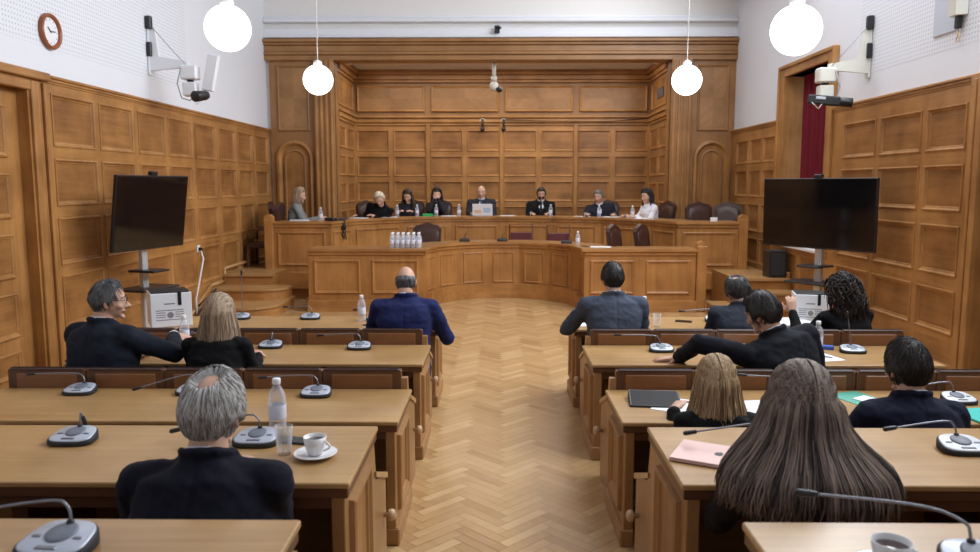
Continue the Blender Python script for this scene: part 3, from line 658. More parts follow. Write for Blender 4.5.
tumbler((1.4, 6.72, .7), 'empty clear drinking glass right of the man in the grey suit', 1.1); tumbler((-.85, 2.93, .89), 'clear drinking glass beside the coffee cup on the left fourth desk', 1.05)
def cup(loc, label, label2, s=1.0):
    m = MB(); m.lathe([(.02, .0), (.035, .004), (.074, .014), (.078, .018), (.074, .018), (.035, .009), (.001, .008)], 'china', 32); o = m.build('saucer', None, loc); o.scale = (s,) * 3; tag(o, label2, 'saucer')
    c = thing('coffee_cup', label, 'cup', (loc[0], loc[1], loc[2] + .0095 * s), R(-20), None, s)
    m = MB(); m.lathe([(.001, 0), (.024, 0), (.027, .006), (.036, .03), (.041, .066), (.039, .066), (.034, .03), (.024, .008), (.001, .007)], 'china', 32); m.build('bowl', c)
    m = MB(); m.tube([(.036 + .0 * k, 0, .018 + .0) if k == 0 else (.037 + .024 * math.sin(math.pi * k / 8), 0, .018 + .036 * k / 8) for k in range(9)], .0042, 'china', 8); m.build('handle', c)
    m = MB(); m.lathe([(.001, .05), (.0365, .05), (.0365, .052), (.001, .052)], 'coffee', 24); m.build('coffee', c)
cup((-.72, 2.90, .89), 'white coffee cup standing on its saucer near the aisle', 'white saucer under the coffee cup on the left fourth desk', 1.1)
cup((.91, 1.70, 1.05), 'white coffee cup at the bottom edge of the photo on the nearest right desk', 'white saucer under the cup on the nearest right desk', 1.1)
def sheets(loc, rz, w_, d, n, label, mt='paper', name='paper_stack', cat='papers', parent=None):
    m = MB(); rg = random.Random(label)
    for k in range(n):
        a = R(rg.uniform(-4, 4)) if n > 1 else 0; m.M = Matrix.Translation((rg.uniform(-.01, .01) if n > 1 else 0, rg.uniform(-.01, .01) if n > 1 else 0, k * .0035)) @ Matrix.Rotation(a, 4, 'Z'); m.box(-w_ / 2, w_ / 2, -d / 2, d / 2, .0005, .003, mt)
    m.M = Matrix(); o = m.build(name, None, loc); o.rotation_euler = (0, 0, rz); return tag(o, label, cat)
sheets((.77, 6.88, .7), R(-8), .21, .30, 2, 'white papers at the aisle corner of the right front desk')
sheets((-.62, 6.9, .7), R(10), .21, .29, 1, 'white sheet under the arm of the man in the blue suit')
sheets((2.62, 6.86, .7), R(20), .36, .34, 9, 'thick pile of white papers before the curly-haired woman')
sheets((2.36, 5.52, .7), R(15), .2, .26, 1, 'white sheet with a pen, right of the man in the black suit')
sheets((1.5, 4.2, .7), R(12), .24, .32, 2, 'white papers right of the blond woman on the right third desk')
sheets((1.0, 4.28, .7), R(-25), .2, .28, 1, 'white sheet left of the blond woman with the black tablet')
def flat_thing(name, label, cat, loc, rz, w_, d, h, mt, c=.004, extra=None):
    m = MB(); m.box(-w_ / 2, w_ / 2, -d / 2, d / 2, 0, h, mt, c); 
    if extra: extra(m)
    o = m.build(name, None, loc); o.rotation_euler = (0, 0, rz); return tag(o, label, cat)
def phone(loc, rz, label):
    r_ = thing('mobile_phone', label, 'phone', loc, rz); m = MB(); m.box(-.037, .037, -.075, .075, 0, .009, 'black', .003); m.build('case', r_); m = MB(); m.box(-.034, .034, -.071, .071, .0088, .0096, 'screen'); m.build('screen', r_); return r_
phone((1.7, 6.98, .7), R(70), 'black phone on the right front desk beside the drinking glass')
phone((-.855, 3.08, .89), R(80), 'black phone lying behind the drinking glass on the left fourth desk')
phone((-1.15, 6.8, .7), R(-35), 'black phone on the left front desk beside the man in the blue suit')
phone((-2.5, 5.55, .7), R(80), 'black phone on the left second desk in front of the man by the wall')
def pen(loc, rz, label, mt='ink'):
    m = MB(); m.tube([(-.07, 0, .005), (.055, 0, .005), (.07, 0, .005)], [.0045, .0045, .001], mt, 8); m.tube([(-.068, 0, .011), (-.03, 0, .011)], .0015, 'chrome', 6); o = m.build('pen', None, loc); o.rotation_euler = (0, 0, rz); tag(o, label, 'pen')
pen((2.37, 5.52, .7035), R(-40), 'dark pen lying on the white sheet of the right second desk')
pen((1.95, 6.78, .7), R(10), 'dark pen on the right front desk beside the leaning man')
flat_thing('notebook', 'black notebook lying before the man by the left wall', 'notebook', (-2.72, 5.7, .7), R(6), .3, .24, .018, 'black')
flat_thing('eraser', 'small blue box beside the bottle on the right second desk', 'box', (2.52, 5.80, .7), R(-20), .085, .045, .03, 'blue')
fo = thing('clipboard_folder', 'black folder with white papers under the arm of the man in the black suit', 'folder', (1.74, 5.72, .7), R(10))
m = MB(); m.box(-.24, .24, -.16, .16, 0, .008, 'black', .003); m.build('cover', fo); m = MB(); m.M = Matrix.Rotation(R(3), 4, 'Z'); m.box(-.22, .22, -.15, .15, .0082, .02, 'paper', .002); m.build('papers', fo)
phone((1.80, 5.74, .7205), R(-70), 'black phone lying on the folder of the right second desk')
tb = thing('tablet', 'black tablet in a folding cover on the right third desk near the aisle', 'tablet', (.90, 4.33, .7), R(-6))
m = MB(); m.M = Matrix.Translation((0, 0, .02)) @ Matrix.Rotation(R(9), 4, 'X'); m.box(-.145, .145, -.11, .11, 0, .009, 'black', .003); m.build('case', tb)
m = MB(); m.M = Matrix.Translation((0, 0, .02)) @ Matrix.Rotation(R(9), 4, 'X'); m.box(-.135, .135, -.10, .10, .0088, .0098, 'tablet_screen'); m.build('screen', tb)
m = MB(); m.add([(-.145, -.11, 0), (.145, -.11, 0), (.145, .11, 0), (-.145, .11, 0), (-.145, -.11, .006), (.145, -.11, .006), (.145, .105, .03), (-.145, .105, .03)], [(3, 2, 1, 0), (4, 5, 6, 7), (0, 1, 5, 4), (1, 2, 6, 5), (2, 3, 7, 6), (3, 0, 4, 7)], 'black_soft'); m.build('cover', tb)
lp = thing('laptop', 'closed rose pink laptop beside the woman with long brown hair', 'laptop', (.86, 2.90, .89), R(-27), None, 1.12)
m = MB(); m.box(-.15, .15, -.105, .105, .001, .009, 'pink', .003); m.build('base', lp); m = MB(); m.box(-.15, .15, -.105, .105, .0095, .015, 'pink', .0025); lid = m.build('lid', lp)
m = MB(); a = []                                              # dark bitten-fruit mark
for k in range(40):
    t = 2 * math.pi * k / 40; r_ = .017 * (1 - .10 * math.cos(2 * t) - .13 * max(0, math.sin(t)) ** 12 - .07 * max(0, -math.sin(t)) ** 12)
    x, y = r_ * math.cos(t), r_ * math.sin(t) * 1.02
    if math.hypot(x - .021, y - .002) < .0095: d = V((x - .021, y - .002)).normalized() * .0095; x, y = .021 + d.x, .002 + d.y
    a.append((x, y))
m.prism(a, .0150, .0154, 'black'); m.prism([(.0, .0175), (.004, .019), (.0085, .026), (.004, .0245)], .0150, .0154, 'black'); m.build('mark', lid)
fd = sheets((2.12, 4.42, .7), R(20), .22, .28, 1, 'green printed leaflet left of the man in the navy suit', 'green', 'leaflet', 'leaflet'); sheets((2.18, 4.36, .704), R(35), .12, .2, 1, 'white leaflet lying on the green one', 'paper', 'leaflet', 'leaflet')
flat_thing('folder', 'bright teal folder at the right edge on the right third desk', 'folder', (2.68, 4.08, .7), R(8), .32, .26, .012, 'teal', .003)
# ballot boxes
def ballot_box(loc, rz, label, sc=1.0):
    r_ = thing('ballot_box', label, 'box', loc, rz, 'white boxes on the front desks', sc)
    m = MB(); w_, d, h = .17, .16, .30
    m.box(-w_, w_, -d, d, 0, h, 'white', .004); m.build('body', r_)
    m = MB(); m.box(-w_ + .012, w_ - .012, -d + .012, d - .012, h - .002, h + .012, 'black', .003); m.build('lid', r_)
    m = MB(); m.box(-.035 + .09, .035 + .05, -d - .005, -d + .02, h - .11, h + .014, 'black', .002); m.build('strap', r_)
    m = MB()
    for k, (a, b, z) in enumerate(((-.06, .03, .2), (-.13, .1, .145), (-.13, -.05, .125), (.03, .1, .125), (-.13, -.05, .105), (.03, .1, .105), (-.13, -.05, .085), (.03, .1, .085), (-.13, .1, .06))): m.box(a, b, -d - .001, -d, z, z + (.008 if k else .012), 'ink')
    m.ring_loft([[(-.01 + .028 * math.cos(2 * math.pi * j / 24), y, .105 + .028 * math.sin(2 * math.pi * j / 24)) for j in range(24)] for y in (-d, -d - .0014)], 'ink', smooth=False)
    m.build('printed_text', r_)
ballot_box((-2.98, 6.82, .7), R(30), 'white box with a black lid on the wall end of the left front desk')
ballot_box((2.88, 7.06, .7), R(-14), 'white box with a black lid on the wall end of the right front desk', .86)
# things on the dais
def desk_puck(loc, label):
    r_ = thing('conference_unit', label, 'microphone', loc, 0, 'low black conference microphones'); m = MB(); m.ring_loft([base_outline(.9, 0), base_outline(.9, .02, .1), base_outline(.75, .04, .1)], 'black_soft'); m.build('base', r_); m = MB(); m.tube([(0, .04, .045), (0, .05, .09), (.02, .02, .13), (.04, -.03, .14)], .005, 'black', 6); m.build('gooseneck', r_)
desk_puck((-.6, 13.4, .97), 'low black microphone on the lower bench, left of the two beside each other'); desk_puck((.06, 13.45, .97), 'low black microphone on the lower bench, at the middle of the horseshoe'); desk_puck((1.14, 12.95, .97), 'low black microphone on the lower bench beside the right bend')
phone((1.38, 12.3, .97), R(20), 'black phone on the right corner of the lower bench')
sheets((1.62, 12.2, .97), R(80), .22, .32, 1, 'white sheet on the right wing of the lower bench')
lt = thing('laptop', 'open laptop with a bright white lid before the bald man', 'laptop', (-.33, 15.48, 1.33), R(180))
m = MB(); m.box(-.17, .17, -.12, .12, 0, .015, 'silver', .003); m.build('base', lt)
m = MB(); m.M = Matrix.Translation((0, .12, .012)) @ Matrix.Rotation(R(-12), 4, 'X'); m.box(-.2, .2, 0, .01, 0, .24, 'white', .004); m.box(.02, .16, .0095, .0105, .05, .12, plain('peach_patch', (.75, .5, .36), .5)); m.box(-.16, -.02, .0095, .0105, .06, .16, plain('pale_blue_patch', (.42, .58, .78), .5)); m.build('lid', lt)  # white lid with a peach and a pale blue patch of colour
for x, y, rz, l, n in ((-3.45, 13.25, 5, 'white papers before the woman in grey on the upper bench', 6), (-2.62, 14.35, -30, 'white papers beside the coiled black cables on the upper bench', 3), (-2.15, 14.85, 25, 'white papers before the leaning blond woman', 2), (-1.0, 15.35, 5, 'white papers right of the woman covering her mouth', 3), (.18, 15.5, -3, 'white papers left of the bearded man', 3), (1.65, 15.2, -20, 'white papers at the hand of the grey-haired man', 2), (2.18, 14.95, -30, 'white papers under the arms of the grey-haired man', 3), (2.66, 14.3, 60, 'white papers before the woman in the white shirt', 2)):
    sheets((x, y, 1.33), R(rz), .3, .22, n, l)
flat_thing('tray', 'bright green folder before the woman covering her mouth', 'folder', (-1.42, 15.36, 1.33), R(10), .22, .1, .05, plain('bright_green', (.02, .4, .1), .4), .004)
flat_thing('card', 'small white card beside the empty chairs on the right wing of the upper bench', 'card', (3.68, 13.2, 1.33), R(5), .12, .02, .07, 'paper', .003)
m = MB(); rg = random.Random(5)
for k in range(9):
    a = rg.uniform(-.09, .09); m.tube([(a, .3, .02 + .01 * rg.random()), (a + .02, .04, .03), (a + rg.uniform(-.03, .03), -.075, .01), (a + rg.uniform(-.06, .06), -.085, -.12), (a + rg.uniform(-.1, .06), -.08, -.22 - .13 * rg.random()), (a + rg.uniform(-.1, .1), -.09, -.1), (a * .5, -.1, -.01)], .012, 'black', 6)
tag(m.build('cable_coil', None, (-2.76, 13.5, 1.335)), 'tangle of black cables hanging over the front of the upper bench', 'cable')
flat_thing('camera_bag', 'black device lying beside the cables on the upper bench', 'device', (-2.92, 13.3, 1.33), R(-30), .2, .12, .06, 'black', .01)

# ------------------------------------------------------------------ chairs of the dais
def make_chair(name, label, loc, rz, mt='leather', group='brown leather armchairs of the upper bench', tall=1.12, crest=True):
    r_ = thing(name, label, 'chair', loc, rz, group)
    m = MB(); m.box(-.25, .25, -.22, .26, .33, .42, mt, .025); m.build('seat', r_)
    m = MB()
    poly = [(-.24, .52), (.24, .52), (.25, tall - .12), (.2, tall - .06), (.1, tall - .035), (0, tall), (-.1, tall - .035), (-.2, tall - .06), (-.25, tall - .12)]
    lean = lambda z: -.2 - (z - .5) * .16
    n_ = len(poly); m.add([(x, lean(z) + .03, z) for x, z in poly] + [(x, lean(z) - .04, z) for x, z in poly], [list(range(n_)), list(range(n_, 2 * n_))[::-1]] + [(i, (i + 1) % n_, n_ + (i + 1) % n_, n_ + i) for i in range(n_)], mt)
    m.ring_loft([[(x * k, lean(z) + .03 + d, .52 + (z - .52) * k + .0) for x, z in poly] for k, d in ((.9, 0), (.86, .02), (.6, .03))], mt); m.build('backrest', r_)
    for sx in (-1, 1):
        m = MB(); m.tube([(sx * .27, -.22, .52), (sx * .28, -.1, .66), (sx * .28, .2, .66), (sx * .27, .22, .45)], .022, 'edge_dark', 8); m.build('armrest', r_)
        for y in (-.22, .22): m = MB(); m.box(sx * .23 - .022, sx * .23 + .022, y - .022, y + .022, 0, .35, 'edge_dark', .005); m.build('leg', r_)
    return r_
UZ = .531
HB = [(-3.83, 13.92, -80, 'brown leather armchair under the woman in grey on the left wing'), (-2.42, 15.1, -130, 'brown leather armchair behind the leaning blond woman'), (-1.85, 16.1, 175, 'brown leather armchair of the dark-haired woman reading papers'), (-1.28, 16.3, 175, 'brown leather armchair of the woman covering her mouth'), (-.36, 16.42, 180, 'brown leather armchair of the bald man with the laptop'), (.92, 16.35, 176, 'brown leather armchair of the bearded man'), (2.2, 15.88, 165, 'brown leather armchair of the grey-haired man'), (2.99, 14.76, 112, 'brown leather armchair of the woman in the white shirt'),
      (3.72, 13.95, 188, 'empty brown leather armchair on the right wing of the upper bench, left of two'), (4.12, 13.9, 165, 'empty brown leather armchair on the right wing beside the right wall'), (-4.12, 13.42, 90, 'empty brown leather armchair standing at the left end of the upper bench by the wall')]
ch0 = make_chair('leather_armchair', HB[0][3], (HB[0][0], HB[0][1], UZ), R(HB[0][2]))
for x, y, a, l in HB[1:]: dup(ch0, (x, y, UZ), R(a), l, 'brown leather armchairs of the upper bench')
for x, y, a, l in ((-1.3, 13.2, 172, 'brown leather armchair behind the packed block of bottles on the lower bench'), (2.16, 12.72, 240, 'brown leather armchair behind the right wing of the lower bench, left of two'), (2.62, 12.75, 236, 'brown leather armchair behind the right wing of the lower bench, right of two')): dup(ch0, (x, y, .181), R(a), l, 'brown leather armchairs of the lower bench')
def open_chair(loc, rz, label):
    r_ = thing('burgundy_chair', label, 'chair', loc, rz, 'low burgundy chairs of the lower bench')
    m = MB(); m.box(-.22, .22, -.2, .24, .42, .48, 'leather_red', .02); m.build('seat', r_)
    m = MB(); m.box(-.2, .2, -.235, -.2, .72, .88, 'leather_red', .012); m.build('backrest', r_)
    m = MB(); m.tube([(-.22, -.22, .0), (-.22, -.22, 1.02), (.22, -.22, 1.02), (.22, -.22, 0)], .014, 'edge_dark', 8); m.build('back_frame', r_)
    for sx in (-1, 1): m = MB(); m.box(sx * .2 - .018, sx * .2 + .018, .18, .216, 0, .42, 'edge_dark'); m.build('leg', r_)
open_chair((.42, 14.35, .181), R(180), 'low burgundy chair with an open frame behind the lower bench, left of two'); open_chair((1.15, 14.1, .181), R(190), 'low burgundy chair with an open frame behind the lower bench, right of two')

# ------------------------------------------------------------------ televisions
def tv(label, label2, xl, yl, xr, yr, zb, zt, tilt):
    a, b = V((xl, yl, 0)), V((xr, yr, 0)); c = (a + b) / 2; w_ = (b - a).length; r_ = thing('television_stand', label2, 'stand', (c.x, c.y, 0), math.atan2(b.y - a.y, b.x - a.x))
    m = MB(); m.box(-.045, .045, .07, .13, .03, zb + .3, 'steel', .008); m.build('post', r_)
    m = MB(); m.box(-.35, .35, -.2, .4, 0.04, .08, 'black', .01); m.build('base', r_)
    for z, d, w2 in ((.98, .2, .14), (.78, .26, .3)): m = MB(); m.box(-w2, w2, -.14, d, z, z + .025, 'black', .008); m.build('shelf', r_)
    m = MB()
    for sx in (-.3, .3):
        for y in (-.16, .36): m.ell((sx, y, .022), (.022, .022, .022), 'black_soft')
    m.build('castors', r_)
    t = thing('television', label, 'television', (c.x, c.y, zb), math.atan2(b.y - a.y, b.x - a.x)); t.rotation_euler[0] = R(tilt)
    h = zt - zb; m = MB(); m.box(-w_ / 2, w_ / 2, 0, .045, 0, h, 'black', .006); m.box(-w_ * .35, w_ * .35, .04, .075, h * .2, h * .8, 'black_soft', .01); m.build('body', t)
    m = MB(); m.box(-w_ / 2 + .012, w_ / 2 - .012, -.003, .0, .02, h - .012, 'screen'); m.build('screen', t)
    m = MB(); m.box(-.05, .05, -.0, .06, h, h + .045, 'black', .008); m.build('webcam', t)
tv('large black television near the left wall, seen at an angle', 'steel stand carrying the television by the left wall', -4.06, 7.98, -3.77, 9.1, 1.235, 2.06, 8)
tv('large black television near the right wall, left of the oak panels', 'steel stand carrying the television by the right wall', 3.33, 9.72, 4.15, 8.5, 1.2, 2.03, 1)

# ------------------------------------------------------------------ globes, clock, cameras, small wall things
def globe(x, y, z, label, r=.187):
    g = thing('globe_lamp', label, 'lamp', (x, y, z), 0, 'white globe lamps hanging from the ceiling')
    m = MB(); m.ell((0, 0, 0), (r, r, r), 'globe', n=40, k=24); m.build('globe', g)
    m = MB(); m.lathe([(.055, r - .012), (.055, r + .03), (.03, r + .05), (.012, r + .06)], 'china', 20); m.build('fitting', g)
    m = MB(); m.tube([(0, 0, r + .05), (0, 0, ZC - z - .03)], .007, 'china', 8); m.build('rod', g)
    m = MB(); m.lathe([(.06, ZC - z - .05), (.06, ZC - z - .001)], 'china', 20); m.build('ceiling_rose', g)
globe(-2.25, 6.53, 3.24, 'large glowing white globe lamp near the left television camera arm'); globe(2.25, 6.02, 3.115, 'large glowing white globe lamp left of the red curtain, largest in view'); globe(-2.29, 9.9, 3.27, 'smaller white globe lamp hanging before the left pilaster'); globe(2.36, 9.9, 3.26, 'smaller white globe lamp hanging before the right pilaster')
ck = thing('wall_clock', 'round wall clock with reddish wooden rim on the left wall', 'clock', (XL + .006, 7.78, 3.46), R(90))
def disc(m, r0, r1, y0, y1, mt, n=40): m.ring_loft([[(r * math.cos(2 * math.pi * j / n), y, r * math.sin(2 * math.pi * j / n)) for j in range(n)] for r, y in ((r0, y0), (r1, y1))], mt, smooth=False)
m = MB(); n = 40
m.ring_loft([[(r * math.cos(2 * math.pi * j / n), y, r * math.sin(2 * math.pi * j / n)) for j in range(n)] for r, y in ((.175, 0), (.175, -.03), (.165, -.045), (.15, -.045), (.138, -.03), (.132, -.018))], 'red_frame', cap=False); m.build('rim', ck)
m = MB(); disc(m, .14, .14, -.002, -.018, 'white'); 
for k in range(12): a = math.pi * k / 6; m.M = Matrix.Rotation(a, 4, 'Y'); m.box(-.003, .003, -.0195, -.0185, .105, .122, 'black')
m.M = Matrix(); m.build('dial', ck)
for nm, a, L, w_ in (('hour_hand', -52, .06, .006), ('minute_hand', 84, .088, .0045)): m = MB(); m.M = Matrix.Rotation(R(a), 4, 'Y'); m.box(-w_, w_, -.023, -.021, -.015, L, 'black'); m.build(nm, ck)
def wall_camera(label, P, sgn, flat):
    # arm bolted to a side wall; local x runs out of the wall (sgn mirrors), y along the room
    mt = 'cream' if flat else 'white'
    r_ = thing('wall_camera', label, 'camera', P, 0, None, .8); k = sgn
    m = MB(); m.box(*sorted((0, k * .03)), -.05, .05, -.65, .12, mt, .006); m.build('wall_plate', r_)
    m = MB(); m.box(*sorted((k * .0, k * .09)), -.09, .0, .06, .26, 'black', .01); m.build('cable_box', r_); m = MB(); m.box(*sorted((k * .0, k * .07)), -.08, -.0, -.36, -.14, 'black', .01); m.build('cable_box', r_)
    m = MB(); pts = [(k * .03, -.02, .1), (k * .12, -.02, .08), (k * .17, -.02, -.36), (k * .62, -.02, -.44), (k * .62, -.02, -.53), (k * .03, -.02, -.58)]
    n_ = 6; m.add([(x, -.03, z) for x, y, z in pts] + [(x, .03, z) for x, y, z in pts], [list(range(n_)), list(range(n_, 12))[::-1]] + [(i, (i + 1) % n_, n_ + (i + 1) % n_, n_ + i) for i in range(n_)], mt); m.build('bracket', r_)
    m = MB(); m.box(*sorted((k * .52, k * .78)), -.1, .1, -.72, -.5, mt, .02); m.box(*sorted((k * .54, k * .76)), -.08, .08, -.98, -.76, mt, .02); m.lathe([(.05, -.78), (.05, -.7)], 'black', 16, (k * .65, 0, 0)); m.build('pan_head', r_)
    m = MB()
    if flat: m.M = Matrix.Translation((k * .75, -.05, -.98)) @ Matrix.Rotation(R(62), 4, 'Z') @ Matrix.Rotation(R(8), 4, 'X'); m.box(-.08, .08, -.3, .16, -.07, .07, 'black_soft', .02); m.box(-.085, .085, -.1, .05, .0, .05, 'silver', .01); m.M = m.M @ Matrix.Rotation(R(90), 4, 'X'); m.lathe([(.055, -.1), (.062, .2), (.068, .32), (.068, .46), (.055, .47)], 'black', 20)
    else: m.M = Matrix.Translation((k * .86, -.1, -.98)) @ Matrix.Rotation(R(-20), 4, 'Z') @ Matrix.Rotation(R(100), 4, 'X'); m.lathe([(.06, -.12), (.075, -.08), (.085, .12), (.085, .16), (.06, .165)], 'black', 24)
    m.M = Matrix(); m.build('camera', r_)
    if not flat: m = MB(); m.M = Matrix.Translation((k * .98, .02, -.6)) @ Matrix.Rotation(R(12) * k, 4, 'Y'); m.box(-.09, .09, -.05, .05, -.3, .28, 'white', .015); m.build('antenna', r_)
    m = MB(); m.tube([(k * .1, -.04, .08), (k * .3, -.06, -.15), (k * .6, -.08, -.48)], .006, 'ink', 6); m.tube([(k * .55, -.12, -.55), (k * .5, -.16, -.8), (k * .56, -.16, -1.02), (k * .68, -.14, -1.06), (k * .76, -.12, -.98)], .01, 'ink', 6); m.tube([(k * .7, -.12, -1.0), (k * .8, -.15, -1.12), (k * .9, -.14, -1.02)], .006, mt, 6); m.build('cable', r_)
    return r_
wall_camera('white camera arm with black lens and flat antenna on the left wall', (XL + .007, 9.98, 3.86), 1, False)
wall_camera('cream camera arm with a black video camera on the right wall before the red curtain', (XR - .007, 9.6, 3.76), -1, True)
m = MB(); m.box(-.012, 0, -.2, .2, -.0, 1.2, 'greyblue', .004); tag(m.build('wall_panel', None, (XR - .007, 8.02, 3.46)), 'grey rectangular panel high on the right wall', 'panel')
ws_ = thing('wall_speaker', 'cream column device with a black plug high on the right wall', 'speaker', (XR - .007, 7.74, 3.56))
m = MB(); m.ring_loft([[(0, -.09, .02), (0, .09, .02), (-.1, .06, .02), (-.1, -.06, .02)], [(0, -.1, .8), (0, .1, .8), (-.14, .08, .8), (-.14, -.08, .8)]], 'cream', smooth=False); m.build('body', ws_)
m = MB(); m.box(-.06, -.01, -.03, .03, -.1, .02, 'black', .008); m.build('plug', ws_)
m = MB(); m.tube([(-.03, 0, -.1), (-.03, .01, -.17), (-.03, .03, -.22), (-.03, -.03, -.23), (-.03, 0, -.1)], .004, 'gold', 6); m.build('chain', ws_)
hc = thing('ceiling_camera', 'cream dome camera hanging under the arch at the middle of the alcove', 'camera', (-.1, 15.28, 4.32))
m = MB(); m.box(-.1, .1, -.05, .05, -.0, .05, 'black', .008); m.build('mount', hc); m = MB(); m.tube([(0, 0, 0), (0, 0, -.28)], .04, 'cream', 12); m.tube([(0, 0, -.28), (0, 0, -.36)], .06, 'cream', 12); m.ell((0, 0, -.46), (.085, .085, .1), 'cream'); m.build('arm', hc); m = MB(); m.ell((.1, -.06, -.53), (.06, .07, .055), 'black'); m.build('lens', hc)
m = MB(); m.box(-.05, .05, -.07, 0, 0, .14, 'black', .01); m.tube([(0, -.07, .1), (.07, -.12, .08)], .02, 'black'); tag(m.build('sensor', None, (-.04, 14.88, 4.78)), 'small black device on the white cornice above the arch', 'sensor')
def wall_mic(x, label):
    r_ = thing('hanging_sensor', label, 'sensor', (x, AY - .06, 3.3)); m = MB(); m.tube([(-.07, 0, -.02), (-.05, -.03, .06), (0, -.04, .09), (.05, -.03, .06), (.07, 0, -.02)], .01, 'cream', 8); m.build('yoke', r_); m = MB(); m.tube([(0, -.03, .08), (0, -.04, -.1)], .018, 'black', 8); m.ell((0, -.05, -.14), (.045, .05, .06), 'black'); m.build('head', r_)
wall_mic(-.36, 'small hanging device on the alcove wall above the bald man, left of two'); wall_mic(.1, 'small hanging device on the alcove wall, right of two')
m = MB(); m.tube([(.1, AY - .12, 3.36), (1.2, AY - .12, 3.33), (2.4, AY - .12, 3.32), (AX1 - .12, AY - .14, 3.38)], .008, 'black', 6); tag(m.build('cable', None), 'thin black cable running along the alcove wall to the right', 'cable')
for x, l in ((AX0 + .22, 'small white detector in the upper left corner of the alcove'), (AX1 - .22, 'small white detector in the upper right corner of the alcove')): m = MB(); m.ell((0, 0, 0), (.06, .06, .05), 'white'); m.box(-.03, .03, 0, .06, .02, .06, 'white', .005); tag(m.build('detector', None, (x, YF + .5, 4.36)), l, 'detector', 'white detectors in the alcove corners')
m = MB(); m.box(-.012, 0, -.3, .3, -.1, .1, 'black', .004)
for k in range(5): m.box(-.018, -.01, -.28, .28, -.085 + k * .038, -.075 + k * .038, 'ink')
tag(m.build('vent', None, (AX1 - .005, 16.0, 3.82)), 'dark slotted vent on the right side of the alcove', 'vent')
so = thing('wall_socket', 'white wall socket with a white plug on the left panelling', 'socket', (XL + .045, 11.2, 1.02)); m = MB(); m.box(0, .012, -.05, .05, -.05, .05, 'white', .004); m.build('plate', so); m = MB(); m.box(.012, .06, -.025, .025, -.03, .02, 'black', .006); m.build('plug', so); m = MB(); m.tube([(.04, 0, -.02), (.09, -.05, -.15), (.08, -.2, -.45), (.06, -.3, -.7), (.06, -.3, -.98)], .012, 'white', 8); m.build('cord', so)
rd = MB(); rd.tube([(-4.38, 11.0, .2), (-4.2, 11.25, .42), (-4.35, 10.7, .02)], .012, 'black', 6); tag(rd.build('cable', None), 'black cable lying at the foot of the left steps', 'cable')
sp_ = thing('floor_speaker', 'black box standing at the right wall beside the television', 'speaker', (4.28, 11.9, .53)); m = MB(); m.box(-.13, .13, -.16, .16, 0, .42, 'black', .012); m.build('cabinet', sp_); m = MB(); m.box(-.11, .11, -.17, -.158, .04, .38, 'black_soft', .005); m.build('grille', sp_)
# ------------------------------------------------------------------ people
BS_ = bpy.data.scenes.new('baking'); BVL = BS_.view_layers[0]
PENDING = []
def bake(mb, name, voxel, smooth, parent, matname, disp=None, fac=.5):
    me = mb.mesh('tmp'); o = bpy.data.objects.new('tmp', me); BS_.collection.objects.link(o)
    md = o.modifiers.new('r', 'REMESH'); md.mode = 'VOXEL'; md.voxel_size = voxel; md.use_smooth_shade = True
    if smooth: ms = o.modifiers.new('s', 'SMOOTH'); ms.factor = fac; ms.iterations = smooth
    PENDING.append((o, me, name, parent, matname, disp))
def bake_all():
    with bpy.context.temp_override(scene=BS_, view_layer=BVL):
        dg = bpy.context.evaluated_depsgraph_get(); dg.update()
        made = [bpy.data.meshes.new_from_object(q[0].evaluated_get(dg)) for q in PENDING]
    for nm, (o, me, name, parent, matname, disp) in zip(made, PENDING):
        nm.materials.clear(); nm.materials.append(M[matname] if isinstance(matname, str) else matname)
        if disp:
            n_ = len(nm.vertices); co = [0.0] * (3 * n_); no = [0.0] * (3 * n_); nm.vertices.foreach_get('co', co); nm.vertices.foreach_get('normal', no)
            for i in range(0, 3 * n_, 3):
                k = disp(V(co[i:i + 3]))
                for j in range(3): co[i + j] += no[i + j] * k
            nm.vertices.foreach_set('co', co); nm.update()
        nm.polygons.foreach_set('use_smooth', [True] * len(nm.polygons))
        ob = bpy.data.objects.new(name, nm); COL.objects.link(ob); ob.parent = parent
    bpy.data.batch_remove([q[0] for q in PENDING] + [q[1] for q in PENDING])
def ik(S_, T_, l1, l2, pole):
    d = T_ - S_; L = min(d.length, (l1 + l2) * .995); dn = d.normalized(); T2 = S_ + dn * L
    a = (l1 * l1 - l2 * l2 + L * L) / (2 * L); h = math.sqrt(max(0, l1 * l1 - a * a)); pp = (pole - dn * pole.dot(dn)).normalized()
    return S_ + dn * a + pp * h, T2
def head_fn(d):
    x, y, z = d.x, d.y, d.z
    rx, ry, rz_ = .074, .094, .113
    if z < 0: rx *= 1 - .30 * (-z) ** 1.4 * (1 if y > 0 else .6)
    px, py, pz = x * rx, y * ry, z * rz_
    if z < 0 and y < 0: py *= 1 - .42 * (-z)
    if z < -.2 and y > .0: py += .012 * min(1, (-z - .2) * 2) * y; pz *= .97 + .05 * y
    return V((px, py, pz))
